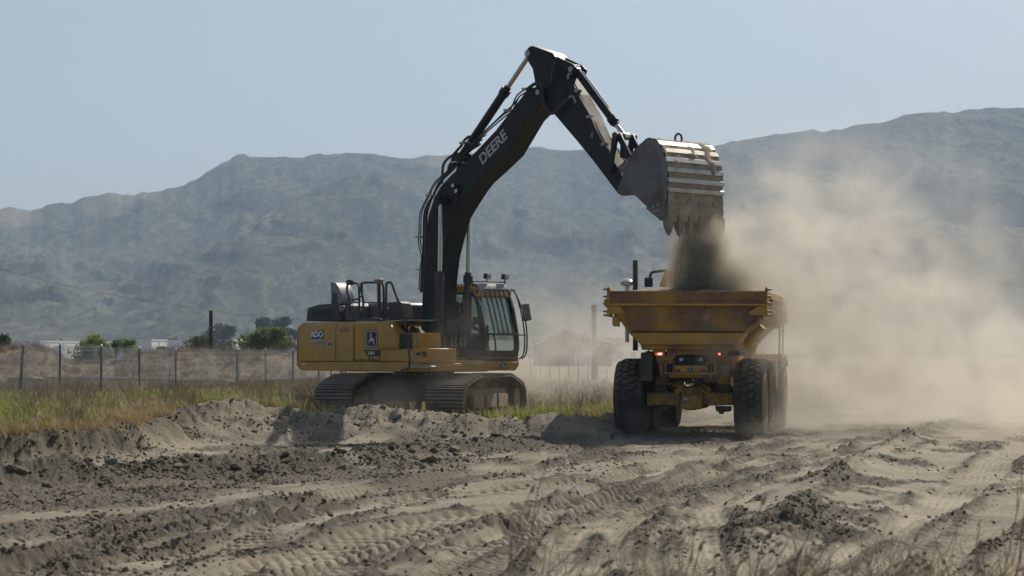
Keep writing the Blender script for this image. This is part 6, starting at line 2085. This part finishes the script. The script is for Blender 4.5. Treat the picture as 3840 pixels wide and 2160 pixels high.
def volume_cloud(name, blobs, lo, hi, voxel, mat, warp, wscale, nscale, nlo, nhi, stretch=(1, 1, 1), label='', zfade=None, wseed=0.0):
    ng = bpy.data.node_groups.new(name, 'GeometryNodeTree')
    ng.interface.new_socket('Geometry', in_out='INPUT', socket_type='NodeSocketGeometry')
    ng.interface.new_socket('Geometry', in_out='OUTPUT', socket_type='NodeSocketGeometry')
    go = ng.nodes.new('NodeGroupOutput')
    pos = ng.nodes.new('GeometryNodeInputPosition').outputs[0]
    st = gvec(ng, 'MULTIPLY', pos, stretch).outputs[0]
    st = gvec(ng, 'ADD', st, (wseed, wseed * 2, 0)).outputs[0]
    wn_ = ng.nodes.new('ShaderNodeTexNoise'); wn_.inputs['Scale'].default_value = wscale; wn_.inputs['Detail'].default_value = 3
    ng.links.new(st, wn_.inputs['Vector'])
    off_ = gvec(ng, 'SUBTRACT', wn_.outputs['Color'], (.5, .5, .5)).outputs[0]
    off_ = gvec(ng, 'MULTIPLY', off_, (warp, warp, warp * .8)).outputs[0]
    wp = gvec(ng, 'ADD', pos, off_).outputs[0]
    tot = None
    for c, r_, d in blobs:
        q = gvec(ng, 'SUBTRACT', wp, c).outputs[0]
        q = gvec(ng, 'DIVIDE', q, r_).outputs[0]
        ln = gvec(ng, 'LENGTH', q, None).outputs['Value']
        mr = ng.nodes.new('ShaderNodeMapRange'); mr.interpolation_type = 'SMOOTHSTEP'
        mr.inputs['From Min'].default_value = 1.25; mr.inputs['From Max'].default_value = 0.0
        mr.inputs['To Min'].default_value = 0.0; mr.inputs['To Max'].default_value = d
        ng.links.new(ln, mr.inputs['Value'])
        tot = mr.outputs[0] if tot is None else gmath(ng, 'ADD', tot, mr.outputs[0])
    nz = ng.nodes.new('ShaderNodeTexNoise'); nz.inputs['Scale'].default_value = nscale; nz.inputs['Detail'].default_value = 6; nz.inputs['Roughness'].default_value = .6
    wv = gvec(ng, 'ADD', st, gvec(ng, 'MULTIPLY', off_, (.8, .8, .8)).outputs[0]).outputs[0]
    ng.links.new(wv, nz.inputs['Vector'])
    mr = ng.nodes.new('ShaderNodeMapRange'); mr.interpolation_type = 'SMOOTHSTEP'
    mr.inputs['From Min'].default_value = nlo; mr.inputs['From Max'].default_value = nhi; mr.inputs['To Min'].default_value = .04; mr.inputs['To Max'].default_value = 1.5
    ng.links.new(nz.outputs[0], mr.inputs['Value'])
    den = gmath(ng, 'MULTIPLY', tot, mr.outputs[0])
    vc = ng.nodes.new('GeometryNodeVolumeCube')
    ng.links.new(den, vc.inputs['Density'])
    vc.inputs['Min'].default_value = lo; vc.inputs['Max'].default_value = hi
    for k, ax_ in enumerate('XYZ'):
        vc.inputs['Resolution ' + ax_].default_value = max(8, int((hi[k] - lo[k]) / voxel))
    sm = ng.nodes.new('GeometryNodeSetMaterial'); sm.inputs['Material'].default_value = mat
    ng.links.new(vc.outputs[0], sm.inputs['Geometry']); ng.links.new(sm.outputs[0], go.inputs[0])
    me = bpy.data.meshes.new(name); me.materials.append(mat)
    o = bpy.data.objects.new(name, me); COL.objects.link(o)
    md = o.modifiers.new('cloud', 'NODES'); md.node_group = ng
    tag(o, label, None, None, 'stuff')
    return o
def W(sx, sy, Y): return tuple(at_depth(sx, sy, Y))
dust_m = vol_mat('dust_air', (.94, .865, .735), .40)
blobs = [
    (W(2800, 980, 49), (1.2, 1.4, 1.4), 1.1),
    (W(2960, 1080, 50.5), (1.9, 2.2, 1.7), .48),
    (W(3220, 1170, 52), (3.0, 3.0, 2.2), .30),
    (W(3520, 1280, 54), (4.5, 4.0, 2.4), .19),
    (W(3820, 1400, 55), (5.0, 5.0, 2.0), .15),
    (W(3080, 840, 51), (2.4, 2.6, 1.9), .24),
    (W(3400, 900, 53), (3.4, 3.0, 2.4), .17),
    (W(2900, 640, 50.5), (1.8, 2.0, 1.3), .10),
    (W(3250, 620, 52), (2.8, 2.4, 1.5), .05),
    (W(3050, 1440, 52), (2.4, 3.4, 1.3), .34),
    (W(3400, 1490, 57), (6.0, 5.0, 1.6), .19),
    (W(3850, 1520, 56), (5.0, 5.0, 1.3), .17),
    (W(2350, 1370, 64), (8.0, 9.0, 2.2), .095),
    (W(2100, 1240, 58), (4.5, 4.0, 2.4), .07),
    (W(1720, 1450, 51), (3.2, 2.2, 1.1), .035),
    (W(1760, 1290, 50.8), (1.3, 1.0, 1.2), .070),
    (W(1330, 1530, 48), (2.2, 2.0, .7), .05),
    (W(2640, 930, 47.2), (1.2, .8, .9), .45),
    (W(2840, 1330, 46.0), (.9, .5, .45), .70),
    (W(2700, 1325, 45.9), (.6, .4, .36), 2.4),
    (W(2900, 1190, 47.4), (.9, 1.2, 1.0), .75),
    (W(2960, 1600, 47), (1.8, 1.6, .30), .30),
    (W(3350, 1590, 48), (6.0, 4.5, .7), .10),
    (W(3700, 1560, 50), (5.0, 5.0, .9), .10),
    (W(2250, 1610, 44.5), (2.6, 1.6, .28), .14),
]
volume_cloud('dust_cloud', blobs, (-9, 43.0, -.1), (22, 68, 8.2), .12, dust_m, 2.4, .60, 1.15, .41, .63, (1, 1, 1.0), 'pale cloud of dust drifting right from the falling soil')
soil_m = vol_mat('soil_fall', (.82, .72, .54), .1, .52)
sb_ = [
    (W(2620, 960, 47.6), (.62, .5, .75), 9.0),
    (W(2600, 1045, 47.7), (.70, .55, .55), 13.0),
    (W(2680, 1040, 47.7), (.62, .6, .55), 10.0),
    (W(2550, 1080, 47.8), (.35, .45, .25), 8.0),
    (W(2740, 1060, 47.9), (.6, .6, .45), 4.0),
    (W(2640, 885, 47.5), (.62, .40, .45), 7.0),
    (W(2570, 930, 47.5), (.30, .35, .55), 8.0),
    (W(2690, 925, 47.5), (.36, .40, .5), 5.0),
    (W(2800, 1075, 48.1), (.8, .7, .3), 2.0),
]
volume_cloud('falling_soil', sb_, (2.6, 46.4, 2.4), (6.6, 49.4, 5.4), .035, soil_m, .45, 1.4, 2.8, .34, .58, (1, 1, .28), 'dark curtain of soil pouring from the bucket into the truck body', wseed=3.0)
# crumbs falling in the curtain
N = 1700
cx = rs.uniform(2535, 2690, N); cyy = rs.uniform(850, 1085, N); cd = rs.normal(47.6, .22, N)
kp = rs.random(N) < np.clip(1.15 - np.abs(cx - 2605 - (cyy - 950) * .1) / 100, .05, 1)
P_ = np.array([W(a, b_, c) for a, b_, c in zip(cx[kp], cyy[kp], cd[kp])]); N = len(P_)
scatter('falling_crumbs', P_, rs.uniform(0, 6.28, (N, 3)), .005 + .018 * rs.random(N) ** 3, rs.integers(0, 8, N), clods, 'crumbs of soil falling out of the bucket')

# soil caked on the near track's top run and front
N = 900
tq = rs.random(N); wq = rs.uniform(-.43, .43, N)
P_ = []
for t_, w_ in zip(tq, wq):
    i = int((.27 + .42 * t_) * len(SP)) % len(SP)
    p = SP[i].lerp(SP[(i + 1) % len(SP)], rnd.random())
    cc = Vector((max(-1.8, min(1.8, p.x)), .5)); n_ = (Vector((p.x, p.y)) - cc).normalized() * .035
    q = EF.m @ (UM @ Vector((p.x + n_.x, -1.33 + w_, p.y + n_.y)))
    P_.append(tuple(q))
scatter('track_soil', np.array(P_), rs.uniform(0, 6.28, (N, 3)), .014 + .035 * rs.random(N) ** 2, rs.integers(0, 8, N), clods, 'dry soil caked on the near track of the excavator')
# ================================================================== operator in the cab
pmat('skin', (.36, .22, .15), (.32, .19, .13), 6, .5)
pmat('shirt', (.10, .12, .14), (.08, .10, .12), 6, .9)
pmat('trousers', (.05, .055, .07), (.04, .045, .06), 6, .9)
pmat('cap_cloth', (.02, .02, .025), (.03, .03, .035), 6, .8)
opx = EF.m @ Vector((.30, .97, zc0 + .46))
op = empty('person', opx, -EX_T)
tag(op, 'machine operator in dark cap and shirt sitting at the controls in the cab', 'person')
def skin(name, joints, edges, mat, parent, root=0, sub=2):
    me = bpy.data.meshes.new(name)
    me.from_pydata([j[:3] for j in joints], edges, [])
    o = bpy.data.objects.new(name, me); COL.objects.link(o); o.parent = parent
    sk_ = o.modifiers.new('skin', 'SKIN'); sk_.use_smooth_shade = True
    if not me.skin_vertices: 
        bpy.context.view_layer.objects.active = o
        me.skin_vertices if me.skin_vertices else None
    for k, j in enumerate(joints):
        sv = me.skin_vertices[0].data[k]
        sv.radius = (j[3], j[4] if len(j) > 4 else j[3]); sv.use_root = (k == root)
    sb2 = o.modifiers.new('sub', 'SUBSURF'); sb2.levels = 1; sb2.render_levels = sub
    me.materials.append(MATS[mat])
    return o
# body: hips, spine, chest, neck, head, arms and legs as one surface
J = [(0, 0, .10, .15, .13), (-.02, 0, .28, .14, .12), (-.03, 0, .46, .17, .12), (-.01, 0, .58, .10, .09), (.01, 0, .66, .055), (.03, 0, .74, .085, .09), (.035, 0, .84, .088, .095),
     (-.01, .19, .55, .07), (.10, .27, .33, .052), (.33, .34, .26, .040), (.42, .37, .28, .034),
     (-.01, -.19, .55, .07), (.10, -.27, .33, .052), (.33, -.34, .26, .040), (.42, -.37, .28, .034),
     (.05, .11, .09, .10), (.44, .14, .10, .078), (.55, .14, -.25, .055), (.66, .14, -.32, .045),
     (.05, -.11, .09, .10), (.44, -.14, .10, .078), (.55, -.14, -.25, .055), (.66, -.14, -.32, .045)]
EG = [(0, 1), (1, 2), (2, 3), (3, 4), (4, 5), (5, 6), (3, 7), (7, 8), (8, 9), (9, 10), (3, 11), (11, 12), (12, 13), (13, 14), (0, 15), (15, 16), (16, 17), (17, 18), (0, 19), (19, 20), (20, 21), (21, 22)]
bd_ = skin('body', J, EG, 'shirt', op)
hd_ = skin('head', [(.02, 0, .66, .055), (.03, 0, .72, .075, .08), (.04, 0, .80, .088, .092), (.03, 0, .88, .08, .085), (.12, 0, .775, .016)], [(0, 1), (1, 2), (2, 3), (2, 4)], 'skin', op)
for s in (-1, 1):
    MB().lathe((.03, .092 * s, .79), (0, s, 0), [(-.01, .03), (.012, .032), (.02, .02)], 8).build('ear', 'skin', op)
    h = MB()
    h.obox((.45, .375 * s, .285), (.09, .045, .08), Matrix.Rotation(R(10), 3, 'Y'))
    hand = h.build('hand', 'skin', op, .015)
    for k in range(4):
        zz = .305 - .018 * k
        MB().tube([(.48, .375 * s, zz), (.515, .37 * s, zz), (.52, .345 * s, zz - .005), (.50, .335 * s, zz - .008)], [.010, .010, .009, .008], 6).build('finger', 'skin', hand)
    MB().tube([(.44, .36 * s, .32), (.47, .345 * s, .345), (.50, .345 * s, .34)], [.012, .011, .009], 6).build('thumb', 'skin', hand)
cap = MB().lathe((.035, 0, .83), (0, 0, 1), [(0, .108), (.04, .110), (.08, .098), (.11, .06), (.12, .02)], 18)
cap.prism([(.09, -.085), (.20, -.06), (.225, 0), (.20, .06), (.09, .085)], 2, .832, .845)
cap.build('cap', 'cap_cloth', op)
MB().box(-.12, .10, -.16, .16, .0, .14).build('trousers', 'trousers', op, .05)
